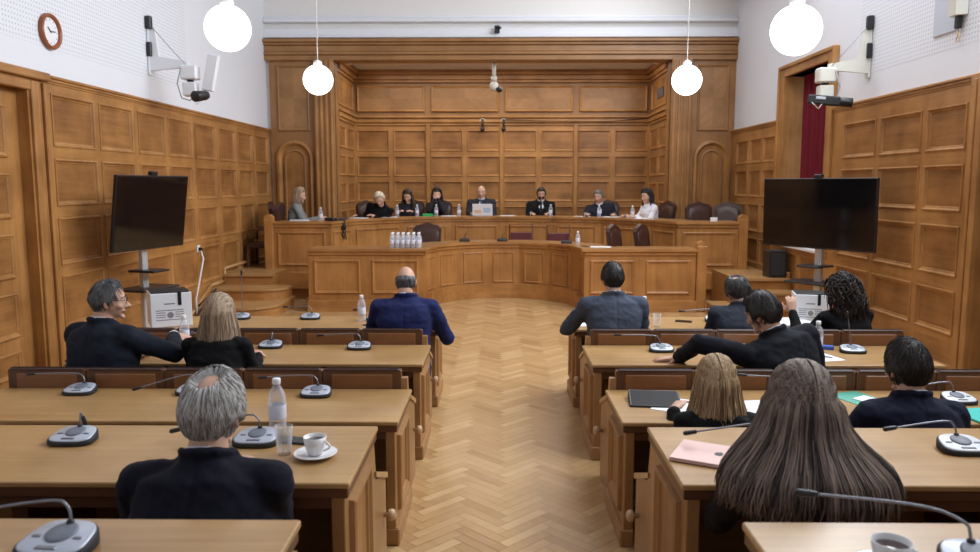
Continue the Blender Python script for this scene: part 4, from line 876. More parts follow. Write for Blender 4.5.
def mk_hand(m, W, dirv, palm, curl=.35, side=1, spread=.14):
    """palm and five bent fingers; dirv along the hand, palm = direction the palm faces, side +1 right hand"""
    f = dirv.normalized(); n = (palm - f * palm.dot(f)).normalized(); x = f.cross(n) * side   # x points to the thumb side
    rings = []
    for t, a, b in ((-.01, .024, .018), (.02, .033, .0165), (.05, .040, .0145), (.08, .041, .0125), (.092, .038, .010)):
        c = W + f * t; rings.append([c + x * a * math.cos(2 * math.pi * j / 12) + n * b * math.sin(2 * math.pi * j / 12) for j in range(12)])
    m.ring_loft(rings)
    for k, (off, ln, r_) in enumerate(((.030, .072, .0088), (.010, .08, .009), (-.011, .074, .0086), (-.030, .058, .0076))):
        p = W + f * .082 + x * off; ang = 0; dr = (f + x * (off * spread / .03)).normalized(); segs = (.45, .32, .23)
        for i, s_ in enumerate(segs):
            ang += curl * (.6 if i == 0 else 1); d2 = dr * math.cos(ang) + n * math.sin(ang); q = p + d2 * ln * s_
            m.capsule(p, q, r_ * (1 - .08 * i), r_ * (1 - .08 * (i + 1)), n=8, h=3); p = q
    p = W + f * .022 + x * .026 + n * .006
    for i, (ln, r_) in enumerate(((.038, .0115), (.032, .0098), (.026, .0088))):
        d2 = (f * (.75 + .12 * i) + x * (.75 - .28 * i) + n * (.25 + .25 * curl)).normalized(); q = p + d2 * ln; m.capsule(p, q, r_, r_ * .9, n=8, h=3); p = q
    return W + f * .1
def person(label, x, y, fz, face=0, lean=8, side=0, twist=0, head=(8, 0, 0), hands=None, sex='m', s=1.04, skinm='skin_a', top=(.02, .025, .05), trouser=(.018, .018, .024),
           hair='short', hc=((.02, .015, .012), (.08, .06, .045)), shirt=(.75, .77, .82), tie=None, collar=True, voxel=.0075, poles=None, group=None, curl=.35, glasses=False, wide=1.0, strands=0, seat=.44, beard=False, sleeve_short=False, hseed=1, palm=None, longspec=None, ztop=None, tab=.70, jvox=.010):
    root = thing('person', label, 'person', (x, y, fz), R(face), None, s)
    if ztop is not None:                                            # sit so that the crown reaches its height
        seat = .44; a_ = [math.radians(lean) * (.45 + 1.0 * i / 8) for i in range(8)]; b_ = [math.radians(side) * (.6 + .7 * i / 8) for i in range(8)]
        hn = sum(math.cos(p_) * math.cos(q_) for p_, q_ in zip(a_, b_)) * .55 / 8; top_ = seat + .07 + hn + .052 + .083 * math.cos(R(head[0])) - .03 * math.sin(R(head[0])) + .128
        seat += (ztop - fz) / s - top_
    pel = V((0, 0, seat + .07)); L = .55; N = 8; cp, cs = math.radians(lean), math.radians(side)
    sp = [pel]; frames = []
    for i in range(N + 1):
        t = i / N; a = cp * (.45 + 1.0 * t); b = cs * (.6 + .7 * t)
        d = V((math.sin(b), math.sin(a) * math.cos(b), math.cos(a) * math.cos(b))); tw = R(twist) * t
        r_ = V((math.cos(tw), math.sin(tw), 0)); r_ = (r_ - d * r_.dot(d)).normalized(); f_ = d.cross(r_); frames.append((r_, f_ * 1.0, d))
        if i < N: sp.append(sp[-1] + d * L / N)
    def at(t):
        if t <= 0: k = 0; u = t * N; return sp[0] + frames[0][2] * (t * L), frames[0]
        if t >= 1: return sp[N] + frames[N][2] * ((t - 1) * L), frames[N]
        k = int(t * N); u = t * N - k; return sp[k].lerp(sp[k + 1], u), frames[min(N, k + (u > .5))]
    female = sex == 'f'
    if female: prof = [(-.17, .10, .08), (-.12, .165, .12), (0, .175, .125), (.2, .145, .105), (.4, .128, .10), (.58, .142, .122), (.7, .15, .125), (.8, .152, .105), (.89, .135, .085), (.96, .085, .066), (1.0, .056, .054)]
    else: prof = [(-.17, .10, .08), (-.12, .16, .12), (0, .168, .125), (.2, .158, .12), (.4, .16, .122), (.58, .172, .128), (.7, .18, .128), (.8, .182, .112), (.89, .162, .09), (.96, .095, .070), (1.0, .062, .058)]
    def torso(m, infl, t0=-.2, t1=1.01, k=1.0):
        rings = []
        for t, a, b in prof:
            if not t0 <= t <= t1: continue
            c, (r_, f_, d) = at(t); fx = .012 if .45 < t < .85 else 0; kk = 1 + (wide - 1) * (1 if t < .97 else 0)
            A, B_ = a * kk + infl, b * (1 + (wide - 1) * .9 * (t < .9)) + infl; row = []
            for j in range(28):
                ca, sa = math.cos(2 * math.pi * j / 28), math.sin(2 * math.pi * j / 28); e = 2 / 2.5
                row.append(c + r_ * A * abs(ca) ** e * (1 if ca >= 0 else -1) + f_ * (-1) * (B_ * abs(sa) ** e * (1 if sa >= 0 else -1)) * -1 + f_ * fx)
            rings.append(row)
        m.ring_loft(rings)
        return rings
    nb, (nr, nf, nd) = at(1.0)
    hd = (nd * .55 + V((0, 0, 1)) * .45).normalized()
    hp, hy, hr = head
    HM = Matrix.Rotation(R(hy), 4, 'Z') @ Matrix.Rotation(R(-hp), 4, 'X') @ Matrix.Rotation(R(hr), 4, 'Y'); HR = HM.to_3x3()
    neck_top = nb + hd * .052
    HC = neck_top + HR @ V((0, .022, .083)) 
    sh = []; sw = (.150 if female else .178) * wide
    for e in (-1, 1): c, (r_, f_, d) = at(.865); sh.append(c + r_ * e * sw)
    hands = hands or {}
    arms = []
    for i, e in enumerate((-1, 1)):
        T_ = V(hands.get('L' if e < 0 else 'R', (e * .15, .43, .03))); T_.z += tab / s
        pole = V((poles or {}).get('L' if e < 0 else 'R', (e * .28, -.45, -1)))
        E_, W_ = ik(sh[i], T_, .295, .265, pole); arms.append((sh[i], E_, W_, e))
    # body: one continuous surface
    m = MB(['skin_a']); torso(m, -.006)
    m.tube([nb - nd * .05, nb + hd * .02, neck_top, HC + HR @ V((0, -.012, -.02))], [.058 if female else .066, .050 if female else .058, .049 if female else .057, .05], n=16)
    m.ell(HC, None, rot=HR, n=32, k=24, fn=head_fn)
    m.capsule(HC + HR @ V((0, .088, .008)), HC + HR @ V((0, .112, -.026)), .008, .0135, n=10); 
    for e in (-1, 1): m.ell(HC + HR @ V((e * .010, .100, -.031)), (.009, .010, .007), rot=HR, n=10, k=6)
    m.ell(HC + HR @ V((0, .089, -.058)), (.026, .010, .009), rot=HR, n=12, k=6); m.ell(HC + HR @ V((0, .082, -.094)), (.024, .016, .016), rot=HR, n=12, k=6)
    for e in (-1, 1):
        m.ell(HC + HR @ V((e * .032, .079, .030)), (.024, .012, .007), rot=HR, n=12, k=6)
        m.ell(HC + HR @ V((e * .042, .062, -.025)), (.024, .022, .02), rot=HR, n=12, k=8)
        er = HR @ Matrix.Rotation(R(e * 22), 3, 'Z'); m.ell(HC + HR @ V((e * .079, -.008, -.008)), (.007, .017, .031), rot=er, n=12, k=8); m.ell(HC + HR @ V((e * .076, -.002, -.034)), (.007, .009, .011), rot=er, n=10, k=6)
    for S_, E_, W_, e in arms:
        m.capsule(S_, E_, .048 if female else .054, .038 if female else .043); m.capsule(E_, W_, .040 if female else .044, .026 if female else .029)
        f = (W_ - E_).normalized(); tgt = V(hands.get(('L' if e < 0 else 'R') + 'd', (f.x * .8 - e * .25, f.y, f.z * .3 - .05)))
        pv = V((palm or {}).get('L' if e < 0 else 'R', (-e * .25, 0, -1)))
        mk_hand(m, W_ + f * .015, tgt, pv, curl, 1 if e < 0 else 1)if False else mk_hand(m, W_ + f * .015, tgt, pv, curl, -1 if e > 0 else 1)
    knees = []
    for e in (-1, 1):
        h0 = pel + V((e * .085, 0, -.01)); k0 = V((e * .12, .42, seat + .05)); a0 = V((e * .12, .40, .09)); knees.append((h0, k0, a0))
        m.capsule(h0, k0, .075, .052); m.capsule(k0, a0, .05, .036); m.capsule(a0, a0 + V((0, .12, -.04)), .035, .03)
    bake(m, 'body', voxel, 3, root, skinm, fac=.45)
    # eyes, brows, lips
    for e in (-1, 1):
        q = MB(); q.ell(HC + HR @ V((e * .031, .0755, .012)), (.0125, .0115, .0085), 'eye_white', rot=HR, n=14, k=8); q.ell(HC + HR @ V((e * .031, .0845, .0115)), (.0055, .004, .0055), 'iris', rot=HR, n=10, k=6); q.build('eye', root)
        q = MB(); q.M = Matrix.Translation(HC) @ HM; q.tube([(e * .014, .094, .030), (e * .032, .091, .036), (e * .050, .075, .030)], [.0025, .0038, .002], hairkey(hc), 6); q.build('eyebrow', root)
    q = MB(); q.M = Matrix.Translation(HC) @ HM; q.tube([(-.024, .0865, -.059), (-.008, .0975, -.056), (.008, .0975, -.056), (.024, .0865, -.059)], [.002, .0045, .0045, .002], 'lip', 6); q.build('mouth', root)
    # clothes
    ck = top if isinstance(top, str) else clothkey(top)
    nz = hseed * 3.7
    def wrinkle(c):
        a = noise.noise(V((c.x * 5 + nz, c.y * 5, c.z * 11))); b = noise.noise(V((c.x * 16, c.y * 16 + nz, c.z * 24))); t = .011 * a + .004 * b + .0035 * noise.noise(V((c.x * 30 + c.z * 22, c.y * 14 + nz, c.z * 34)))
        if c.y < sp[4].y and abs(c.x) < .03 and collar: t -= .006 * math.exp(-((c.x - .002) / .006) ** 2)
        return t
    m = MB(['skin_a']); torso(m, .017 if not female else .012, -.2, 1.01 if collar else .97)
    for (S_, E_, W_, e) in arms:
        c, (r_, f_, d) = at(.90); m.capsule(c + r_ * e * .05 + d * .004, S_ + d * (.014 if not female else .004) + r_ * e * .012, .064 if not female else .056, .058 if not female else .054)
        m.capsule(S_ + r_ * e * .004, E_, .070 if not female else .058, .060 if not female else .048, n=14)
        m.capsule(E_, E_.lerp(W_, .97), .058 if not female else .047, .044 if not female else .036, n=14)
    for h0, k0, a0 in knees: m.capsule(h0, h0.lerp(k0, .25), .092, .082)
    if not female or collar:                                        # raised collar round the neck
        for j in range(14):
            a0, a1 = math.pi * 2 * j / 14, math.pi * 2 * (j + 1) / 14
            def cp_(a):
                ca, sa = math.cos(a), math.sin(a); up = .034 if sa > 0 else .034 + .05 * sa
                return nb + nr * ca * .080 - nf * sa * .074 - nf * .002 + nd * (up - .012)
            m.capsule(cp_(a0), cp_(a1), .016, .016, n=8, h=2)
    if female and longspec is None and False: pass
    bake(m, 'jacket' if collar else 'top', jvox, 4, root, ck, wrinkle)
    if shirt and collar and not female or (shirt and sex == 'fs'):
        m = MB(); rings = []
        for k_, rr, dz in ((0, .062, .004), (1, .0655, .030), (2, .062, .031), (3, .057, .004)):
            rings.append([nb + nr * math.cos(2 * math.pi * j / 24) * rr * 1.04 + nf * (-math.sin(2 * math.pi * j / 24)) * rr + hd * (dz + .008 * math.sin(2 * math.pi * j / 24)) for j in range(24)])
        m.ring_loft(rings, clothkey(shirt), cap=False, closed=True); m.build('shirt_collar', root)
        m = MB(); g0 = [(.985, .058, .012), (.93, .062, .018), (.84, .05, .022), (.74, .036, .022), (.62, .012, .020)]; lf = []; 
        def fr(t): 
            c, (r_, f_, d) = at(t); b = [q for q in prof]; 
            for i in range(len(prof) - 1):
                if prof[i][0] <= t <= prof[i + 1][0]: u = (t - prof[i][0]) / (prof[i + 1][0] - prof[i][0]); bb_ = prof[i][2] * (1 - u) + prof[i + 1][2] * u; break
            else: bb_ = prof[-1][2]
            return c, r_, f_, bb_ * (1 + (wide - 1) * .9 * (t < .9)) + .012 * (.45 < t < .85)
        rr = []
        for t, hw, o_ in g0:
            c, r_, f_, bb_ = fr(t); p = c + f_ * (bb_ + o_); rr.append([p - r_ * hw - f_ * .02, p - r_ * hw * .5, p + r_ * hw * .5, p + r_ * hw - f_ * .02, p + r_ * hw - f_ * .04, p - r_ * hw - f_ * .04])
        m.ring_loft(rr, clothkey(shirt)); m.build('shirt_front', root)
        if tie:
            m = MB(); rr = []
            for t, hw, o_ in ((.985, .018, .026), (.955, .022, .034), (.93, .014, .03), (.8, .024, .032), (.66, .032, .030), (.60, .03, .028)):
                c, r_, f_, bb_ = fr(t); p = c + f_ * (bb_ + o_); rr.append([p - r_ * hw, p + r_ * hw, p + r_ * hw - f_ * .012, p - r_ * hw - f_ * .012])
            m.ring_loft(rr, clothkey(tie), smooth=False); m.build('tie', root)
        for S_, E_, W_, e in arms:
            f = (W_ - E_).normalized(); m = MB(); m.tube([W_ - f * .03, W_ + f * .022], [.036, .035], clothkey(shirt), 14); m.build('shirt_cuff', root)
    m = MB(['skin_a'])
    for h0, k0, a0 in knees: m.capsule(h0, k0, .09, .066); m.capsule(k0, a0 + V((0, 0, .02)), .064, .055)
    m.ell(pel + V((0, .02, -.02)), (.175, .13, .09))
    bake(m, 'trousers', .014, 3, root, clothkey(trouser))
    for h0, k0, a0 in knees:
        m = MB(); c = V((a0.x, a0.y, 0)); rr = []
        for t, w_, h_ in ((-.06, .03, .07), (-.04, .038, .085), (.02, .04, .085), (.09, .045, .06), (.16, .043, .045), (.2, .025, .03)): rr.append([c + V((w_ * math.cos(2 * math.pi * j / 12), t, max(0.0, h_ / 2 + h_ / 2 * math.sin(2 * math.pi * j / 12)))) for j in range(12)])
        m.ring_loft(rr, 'black'); m.build('shoe', root)
    # hair
    hk = hairkey(hc); rg = random.Random(hseed)
    build_hair(root, HC, HM, hair, hk, rg, strands, dict(longspec, hy=hy) if longspec else None, beard, hp)
    if glasses:
        m = MB(); m.M = Matrix.Translation(HC) @ HM
        for e in (-1, 1): m.tube([(e * (.032 + .022 * math.cos(a)), .101, .010 + .018 * math.sin(a)) for a in [2 * math.pi * k / 16 for k in range(17)]], .0015, 'black', 6); m.tube([(e * .054, .100, .014), (e * .08, .06, .014), (e * .082, -.01, .010)], .0015, 'black', 6)
        m.tube([(-.01, .103, .014), (.01, .103, .014)], .0015, 'black', 6); m.build('glasses', root)
    return root, HC, arms
CK = {}
def clothkey(c):
    k = 'cloth_%d_%d_%d' % tuple(int(q * 1000) for q in c)
    if k not in M: M[k] = cloth(k, c)
    return k
HK = {}
def hairkey(hc):
    k = 'hair_' + '_'.join('%d' % int(q * 1000) for t in hc for q in t)
    if k not in M: M[k] = hairmat(k, *hc)
    return k
def scalp(kind, d):
    """hair thickness over the skull in direction d (y forward, z up); negative below the skin"""
    x, y, z = d.x, d.y, d.z; phi = math.degrees(math.atan2(abs(x), -y))
    E_ = ((0, -.83), (40, -.78), (62, -.52), (78, -.16), (90, -.22), (98, -.28), (106, .12), (126, .54), (180, .62))
    if kind == 'receding': E_ = E_[:6] + ((106, .12), (125, .66), (180, .74))
    for k in range(len(E_) - 1):
        if E_[k][0] <= phi <= E_[k + 1][0]: u = (phi - E_[k][0]) / (E_[k + 1][0] - E_[k][0]); edge = E_[k][1] * (1 - u) + E_[k + 1][1] * u; break
    h = z - edge
    if kind == 'bald': h = min(h, .40 - z - .45 * max(0, y), .25 - y); th = .007
    else: th = {'short': .017, 'receding': .014, 'thin': .024, 'full': .027, 'long': .016, 'curly': .03}[kind]
    if h <= 0: return -.012
    ramp = min(1, h / (.42 if phi < 70 else .16)); ramp = ramp * ramp * (3 - 2 * ramp)
    t = -.002 + (th + .002) * ramp
    if kind == 'thin':
        q = (d - V((.0, -.42, .9)).normalized()).length
        if q < .5: t = min(t, -.003 + .03 * max(0, q - .30))
    return t
def build_hair(root, HC, HM, hair, hk, rg, strands, spec, beard, hp):
    T = Matrix.Translation(HC) @ HM; base = {'long': 'long', 'curly': 'curly'}.get(hair, hair)
    m = MB(); seed = rg.uniform(0, 50)
    def fn(d):
        p = head_fn(d); t = scalp(base, d); n_ = noise.noise(V((d.x * 9 + seed, d.y * 9, d.z * 4))) * .004 + noise.noise(V((d.x * 24 + seed, d.y * 24, d.z * 9))) * .002
        return p * (1 + (t + (n_ if t > .004 else 0)) / max(.06, p.length))
    m.M = T; m.ell((0, 0, 0), None, hk, n=56, k=40, fn=fn); m.att = [.4 + .5 * noise.noise(V((v.x * 60, v.y * 60, v.z * 12))) for v in [V(q) for q in m.v]]
    hobj = m.build('hair', root)
    if beard:
        b = MB(); b.M = T
        def bf(d):
            p = head_fn(d); h = min(-.12 - d.z + .25 * (abs(d.x) > .8), d.y - .05 + .2 * (abs(d.x) > .6)); t = min(.009, h * .06) if h > 0 else -.01
            if abs(d.x) < .3 and -.53 < d.z < -.42: t = -.004
            return p * (1 + t / max(.06, p.length))
        b.ell((0, 0, 0), None, hk, n=40, k=30, fn=bf); b.att = [.3] * len(b.v); b.build('beard', root)
    if strands and not spec:                                       # short locks lying on the head
        q = MB(); at_ = []
        for i in range(strands):
            for _ in range(30):
                d = V((rg.gauss(0, 1), rg.gauss(0, 1), rg.gauss(0, 1))).normalized()
                if scalp(base, d) > .002: break
            crown = V((.12, -.45, .9)).normalized(); tdir = (d - crown); pts = []; L = rg.uniform(.025, .05) * (1.4 if base == 'full' else 1); c = d.copy(); lift = rg.uniform(.0, .006)
            sw = V((rg.uniform(-.3, .3), rg.uniform(-.3, .3), 0))
            for k in range(5):
                pts.append(head_fn(c) * (1 + (max(.002, scalp(base, c)) + lift * k / 4) / .09)); g = (c - crown + sw + V((0, 0, -.25))); g = g - c * g.dot(c); g = g.normalized() if g.length > 1e-3 else V((1, 0, 0)); c = (c + g * L / 4 / .09).normalized()
            n0 = len(q.v); q.M = T; q.tube(pts, [.0012, .0019, .0018, .0014, .0005], hk, 4); at_ += [rg.random()] * (len(q.v) - n0)
        q.att = at_; q.build('hair_locks', root)
    if spec:
        # long hair: a curtain of strands falling from the crown; spec rows (drop, half width, half depth, y offset) in upright axes below the head centre
        q = MB(); at_ = []; Z = V((0, 0, 1)); a0, a1 = spec.get('arc', (-60, 240)); rows = spec['rows']
        def cs(drop):
            for i in range(len(rows) - 1):
                if rows[i][0] <= drop <= rows[i + 1][0]: u = (drop - rows[i][0]) / (rows[i + 1][0] - rows[i][0]); return [rows[i][j] * (1 - u) + rows[i + 1][j] * u for j in (1, 2, 3)]
            return list(rows[-1][1:])
        yaw = spec['hy']; RZ = Matrix.Rotation(R(yaw), 3, 'Z'); part = spec.get('part', .1); wave = spec.get('wave', .006); wl = spec.get('wl', 22)
        und = MB(); rings = []; nA = 40; D = [rows[0][0] + (rows[-1][0] - rows[0][0]) * k / 14 * .96 for k in range(15)]
        for dr in D:
            hx, hy_, oy = cs(dr); 
            def pt(a, k): return HC + RZ @ V((hx * k * math.cos(a), oy - hy_ * k * math.sin(a), 0)) - Z * dr
            o_ = [pt(R(a0 + (a1 - a0) * j / nA), .95) for j in range(nA + 1)]; i_ = [pt(R(a0 + (a1 - a0) * j / nA), .74) for j in range(nA + 1)]; rings.append(o_ + i_[::-1])
        und.ring_loft(rings, hk); und.att = [.25] * len(und.v); und.build('hair_underlayer', root)
        for i in range(spec['n']):
            a = R(rg.uniform(a0, a1)); lay = rg.uniform(.90, 1.05); ln = rows[-1][0] * rg.uniform(*spec.get('len', (.82, 1.02)))
            px = part + rg.gauss(0, .1); pts = []; ph = rg.uniform(0, 6.28); tone = min(1, max(0, .5 + .62 * noise.noise(V((a * 5.5, px * 3, 1.7))) + rg.gauss(0, .16))); py0 = rg.uniform(-.9, .45)
            start = HM.to_3x3() @ (head_fn(V((part + (.05 if math.cos(a) > 0 else -.05), py0, .8)).normalized()) * 1.15)
            K = 16; d0 = rows[0][0]; clump = rg.uniform(-.012, .012)
            hx, hy_, oy = cs(d0); first = RZ @ V((hx * lay * math.cos(a), oy - hy_ * lay * math.sin(a), -d0))
            for k in range(5):
                u = k / 5; p = start.lerp(first, u); dd = HM.to_3x3().inverted() @ p; dn = dd.normalized(); r_ = head_fn(dn).length * (1.0 + (.02 + .006 * lay) / .09); p = p.normalized() * max(r_, p.length if u > .8 else r_); pts.append(HC + p)
            for k in range(K):
                dr = d0 + (ln - d0) * k / (K - 1); hx, hy_, oy = cs(dr); u_ = .5 + 1.6 * max(0, dr) / rows[-1][0]; aw = a + wave * 3 * u_ * math.sin(dr * wl + ph)
                pts.append(HC + RZ @ V(((hx * lay + wave * u_ * math.sin(dr * wl * 1.1 + ph)) * math.cos(aw) + clump * dr * 2, oy - (hy_ * lay + wave * math.sin(dr * wl + ph)) * math.sin(aw), 0)) - Z * dr)
            n0 = len(q.v); w_ = spec.get('w', .0032); q.tube(pts, [w_ * .6] + [w_] * (len(pts) - 4) + [w_ * .9, w_ * .6, w_ * .2], hk, 4); at_ += [tone] * (len(q.v) - n0)
        q.att = at_; q.build('hair_strands', root)
    if hair == 'curly':
        q = MB(); at_ = []
        for i in range(420):
            for _ in range(30):
                d = V((rg.gauss(0, 1), rg.gauss(0, 1), rg.gauss(0, 1))).normalized()
                if (scalp('curly', d) > 0 or (d.z < 0 and d.y < .1)): break
            r0 = .09 + rg.uniform(.0, .03); p0 = V((d.x * r0, d.y * r0, d.z * (r0 + .02))); pts = []; ph = rg.uniform(0, 6.28); L = rg.uniform(.08, .16); out = V((d.x, d.y, max(-.2, d.z * .5))).normalized(); e1 = out.orthogonal().normalized(); e2 = out.cross(e1)
            for k in range(12):
                u = k / 11; c = p0 + out * (.055 * math.sin(u * 1.8)) + V((0, 0, -1)) * L * u * u * 1.3 + V((0, -.02, 0)) * u; pts.append(HC + HM.to_3x3() @ c + (e1 * math.cos(u * 15 + ph) + e2 * math.sin(u * 15 + ph)) * .013)
            n0 = len(q.v); q.tube(pts, [.005] * 9 + [.0045, .003, .001], hk, 4); at_ += [rg.random()] * (len(q.v) - n0)
        q.att = at_; q.build('hair_curls', root)
DARK = ((.006, .005, .005), (.03, .024, .02)); BRN = ((.025, .014, .008), (.10, .06, .035)); GREY = ((.20, .19, .18), (.60, .585, .56)); DGREY = ((.035, .035, .037), (.17, .17, .175)); BLOND = ((.20, .12, .055), (.60, .42, .24)); BLOND2 = ((.17, .11, .065), (.50, .37, .25))
NAVY = (.006, .008, .024); BLUE = (.014, .020, .085); CHAR = (.007, .008, .013); BLK = (.004, .004, .005); GSUIT = (.060, .073, .105); DSUIT = (.010, .014, .024)
# desk rows, left
person('man in a bright blue suit at the left front desk by the aisle', -.775, 6.2, 0, 0, 9, 0, 0, (14, 0, 0), {'L': (-.20, .42, .03), 'R': (.24, .40, .0), 'Rd': (-.1, 1, .1)}, top=BLUE, trouser=BLUE, hair='bald', hc=DGREY, s=1.07, strands=300, wide=1.12, voxel=.007, hseed=2, ztop=1.29, poles={'R': (.55, -.3, -.9), 'L': (-.5, -.3, -.9)})
person('man with glasses in a dark suit by the left wall, reaching forward', -2.60, 4.86, 0, -14, 6, 0, -8, (6, -52, 0), {'L': (-.16, .40, .02), 'R': (.17, .46, .17), 'Rd': (.5, 1, -.2)}, top=DSUIT, hair='receding', hc=DGREY, glasses=True, s=1.10, strands=500, wide=1.14, voxel=.007, hseed=3, poles={'R': (.6, -.2, -.35)}, ztop=1.34)
person('woman with straight blond shoulder-length hair in black at the left second desk', -1.88, 4.95, 0, 0, 8, 0, 0, (10, 0, 0), sex='f', top=BLK, collar=False, hair='long', hc=BLOND2, s=1.02, hseed=4, voxel=.0085, wide=1.1, ztop=1.22,
       longspec=dict(rows=[(-.01, .100, .112, -.005), (.06, .112, .115, -.01), (.14, .126, .115, -.02), (.20, .142, .11, -.03), (.25, .158, .10, -.035)], n=1300, arc=(-35, 215), part=.2, w=.0021, wave=.005, len=(.72, 1.03)))
person('white-haired man in a dark navy suit at the left fourth desk', -.975, 2.36, .19, 0, 12, 0, -4, (10, -7, 0), {'L': (-.10, .36, .0), 'R': (-.05, .32, .0)}, top=(.006, .0065, .015), trouser=NAVY, hair='thin', hc=GREY, s=1.12, strands=3200, wide=1.1, voxel=.0065, jvox=.0085, hseed=5, ztop=1.325, poles={'L': (-.8, -.3, -.7), 'R': (.8, -.3, -.7)})
# desk rows, right
person('man in a grey suit at the right front desk by the aisle', .95, 6.22, 0, 2, 8, 0, 4, (4, 6, 0), {'L': (-.24, .42, .12), 'Ld': (.4, 1, .2), 'R': (.2, .40, .03)}, top=GSUIT, trouser=GSUIT, hair='short', hc=DARK, s=1.08, strands=300, wide=1.1, voxel=.007, hseed=6, poles={'L': (-.6, -.35, -.7)}, ztop=1.32)
person('balding man in a dark grey suit bending over the right front desk', 1.97, 6.2, 0, -8, 16, 4, 0, (26, 10, -12), {'L': (-.14, .44, .03), 'R': (.16, .44, .03)}, top=(.03, .036, .052), hair='thin', hc=((.012, .011, .011), (.07, .065, .06)), s=1.10, strands=400, voxel=.008, hseed=7, ztop=1.20)
person('woman with dark curly hair in black at the right front desk by the wall', 2.88, 6.22, 0, 12, 9, 0, 0, (6, 22, 0), {'L': (-.24, .40, .14), 'Ld': (.1, .5, 1), 'R': (.12, .40, .03)}, sex='f', top=BLK, hair='curly', hc=((.006, .004, .003), (.035, .020, .015)), s=1.06, wide=1.12, voxel=.008, hseed=8, ztop=1.22)
person('dark-haired man in a black suit leaning left with his arm stretched along the desk', 1.97, 4.93, 0, 6, 14, -14, 6, (22, 34, -6), {'L': (-.57, .44, .03), 'Ld': (-1, .25, -.02), 'R': (.22, .40, .03)}, top=CHAR, hair='full', hc=DARK, s=1.12, strands=450, wide=1.12, voxel=.007, hseed=9, poles={'L': (-.3, -.5, .6)}, skinm='skin_b', curl=.14, palm={'L': (0, 0, -1), 'R': (0, 0, -1)}, ztop=1.24)
person('woman with wavy blond hair over a black jacket at the right third desk', 1.10, 3.62, 0, 0, 15, 0, 0, (12, 0, 0), sex='f', top=BLK, hair='long', hc=BLOND, s=1.0, hseed=10, voxel=.0085, wide=1.08, ztop=1.09,
       longspec=dict(rows=[(-.01, .100, .115, -.005), (.07, .112, .12, -.012), (.15, .128, .122, -.03), (.23, .152, .12, -.05), (.29, .165, .115, -.06)], n=1900, arc=(-35, 215), part=-.1, w=.0021, wave=.011, wl=18, len=(.66, 1.06)))
person('young dark-haired man in a navy suit at the right end of the third desk', 2.05, 3.64, 0, 0, 11, 0, 6, (9, 8, 0), {'L': (-.26, .38, .03), 'R': (.18, .40, .03)}, top=NAVY, trouser=NAVY, hair='full', hc=DARK, s=1.08, strands=1500, wide=1.1, voxel=.007, jvox=.009, hseed=11, ztop=1.175)
person('woman with very long straight brown hair in a dark coat at the right fourth desk', 1.02, 2.36, .19, 0, 12, 0, 0, (14, 0, 0), {'L': (-.02, .36, .02), 'R': (.06, .38, .02)}, sex='f', top=(.009, .007, .008), trouser=BLK, hair='long', hc=((.028, .020, .016), (.30, .22, .175)), s=1.08, hseed=12, voxel=.0075, wide=1.14, ztop=1.35, poles={'L': (-.8, -.4, -.6), 'R': (.5, -.4, -.8)},
       longspec=dict(rows=[(-.01, .110, .120, -.005), (.05, .126, .13, -.012), (.09, .150, .145, -.025), (.13, .190, .165, -.045), (.17, .230, .185, -.065), (.22, .246, .19, -.08), (.28, .25, .175, -.09)], n=4600, arc=(-34, 214), part=.08, w=.0021, wave=.010, wl=15, len=(.58, 1.03)))
# dais
U = .531; DT = .80
person('fair-haired woman in a grey jacket at the left wing of the upper bench', -3.72, 13.85, U, -78, 8, 0, 0, (16, -8, 0), {'L': (-.05, .46, .03), 'R': (.2, .44, .03)}, sex='f', top=(.20, .21, .21), hair='long', hc=BLOND2, s=1.06, hseed=13, voxel=.011, tab=DT, ztop=1.90,
       longspec=dict(rows=[(-.01, .098, .11, -.01), (.08, .108, .11, -.015), (.17, .115, .10, -.025)], n=260, arc=(-20, 200), part=.1, w=.004))
person('platinum blond woman in black leaning low over her papers on the upper bench', -2.36, 15.06, U, 168, 26, -14, 0, (34, 12, 10), {'L': (-.1, .44, .03), 'R': (.24, .42, .03)}, sex='f', top=BLK, hair='full', hc=((.45, .38, .27), (.78, .70, .56)), s=1.12, hseed=14, voxel=.011, wide=1.2, tab=DT, ztop=1.83)
person('dark-haired woman in a dark jacket reading papers on the upper bench', -1.84, 15.82, U, 180, 16, 0, 0, (24, -10, 0), {'L': (-.1, .40, .08), 'R': (.14, .40, .08)}, sex='f', top=(.022, .024, .034), hair='long', hc=BRN, s=1.08, hseed=15, voxel=.011, tab=DT, ztop=1.86,
       longspec=dict(rows=[(-.01, .098, .11, -.01), (.08, .108, .11, -.015), (.2, .115, .10, -.02), (.26, .12, .09, -.02)], n=260, arc=(-20, 200), part=.1, w=.004))
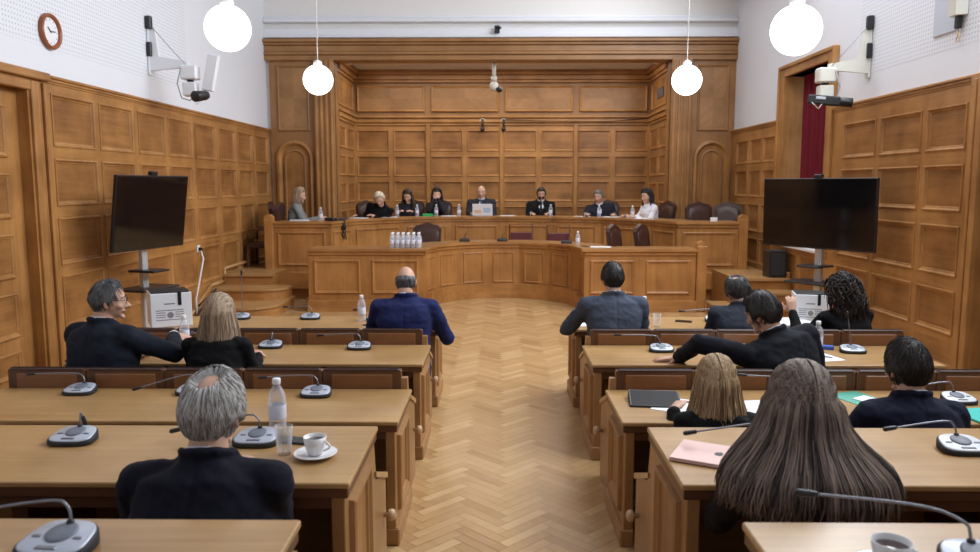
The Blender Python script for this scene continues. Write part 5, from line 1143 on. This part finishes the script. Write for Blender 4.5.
person('woman with long dark hair covering her mouth with both hands on the upper bench', -1.28, 16.0, U, 180, 12, 0, 0, (12, 6, 0), {'L': (-.04, .25, .30), 'Ld': (.35, -.1, 1), 'R': (.04, .25, .30), 'Rd': (-.35, -.1, 1)}, sex='f', top=(.014, .014, .018), hair='long', hc=((.015, .009, .007), (.07, .042, .028)), s=1.10, hseed=16, voxel=.011, poles={'L': (-.6, -.1, -1), 'R': (.6, -.1, -1)}, palm={'L': (.3, -1, 0), 'R': (-.3, -1, 0)}, tab=DT, ztop=1.89,
       longspec=dict(rows=[(-.01, .098, .11, -.01), (.08, .108, .11, -.015), (.2, .115, .10, -.02), (.34, .125, .08, -.02)], n=260, arc=(-20, 200), part=.1, w=.004))
person('bald man in a dark suit behind the white laptop on the upper bench', -.36, 16.1, U, 178, 8, 0, 0, (12, 0, 0), {'L': (-.16, .42, .03), 'R': (.16, .42, .03)}, top=(.022, .024, .034), hair='bald', hc=DGREY, tie=(.06, .09, .17), s=1.14, voxel=.011, hseed=17, tab=DT, ztop=1.95, wide=1.1)
person('dark-haired bearded man in a black suit at the middle of the upper bench', .87, 16.02, U, 178, 9, 0, 0, (16, 4, 0), {'L': (-.14, .42, .03), 'R': (.18, .42, .03)}, top=BLK, hair='short', hc=DARK, tie=(.02, .02, .03), beard=True, s=1.12, voxel=.011, skinm='skin_b', hseed=18, tab=DT, ztop=1.91, wide=1.1)
person('grey-haired man in a dark suit and blue tie on the upper bench', 2.08, 15.55, U, 170, 13, 5, 0, (12, -18, 0), {'L': (-.24, .40, .03), 'R': (.26, .44, .03)}, top=(.014, .016, .026), hair='short', hc=((.06, .06, .06), (.22, .22, .22)), tie=(.025, .07, .28), s=1.12, voxel=.011, skinm='skin_b', hseed=19, tab=DT, ztop=1.86, wide=1.1)
person('woman in a white shirt with long black hair in profile on the upper bench', 2.92, 14.72, U, 112, 8, 0, 0, (14, 8, 0), {'L': (-.15, .42, .03), 'R': (.12, .44, .03)}, sex='f', top=(.74, .74, .78), hair='long', hc=((.006, .005, .005), (.03, .024, .022)), s=1.10, hseed=20, voxel=.011, tab=DT, ztop=1.88,
       longspec=dict(rows=[(-.01, .098, .11, -.01), (.08, .108, .11, -.015), (.2, .115, .105, -.03), (.36, .11, .10, -.07)], n=260, arc=(-15, 195), part=.1, w=.004))
bake_all()
bpy.data.scenes.remove(BS_)
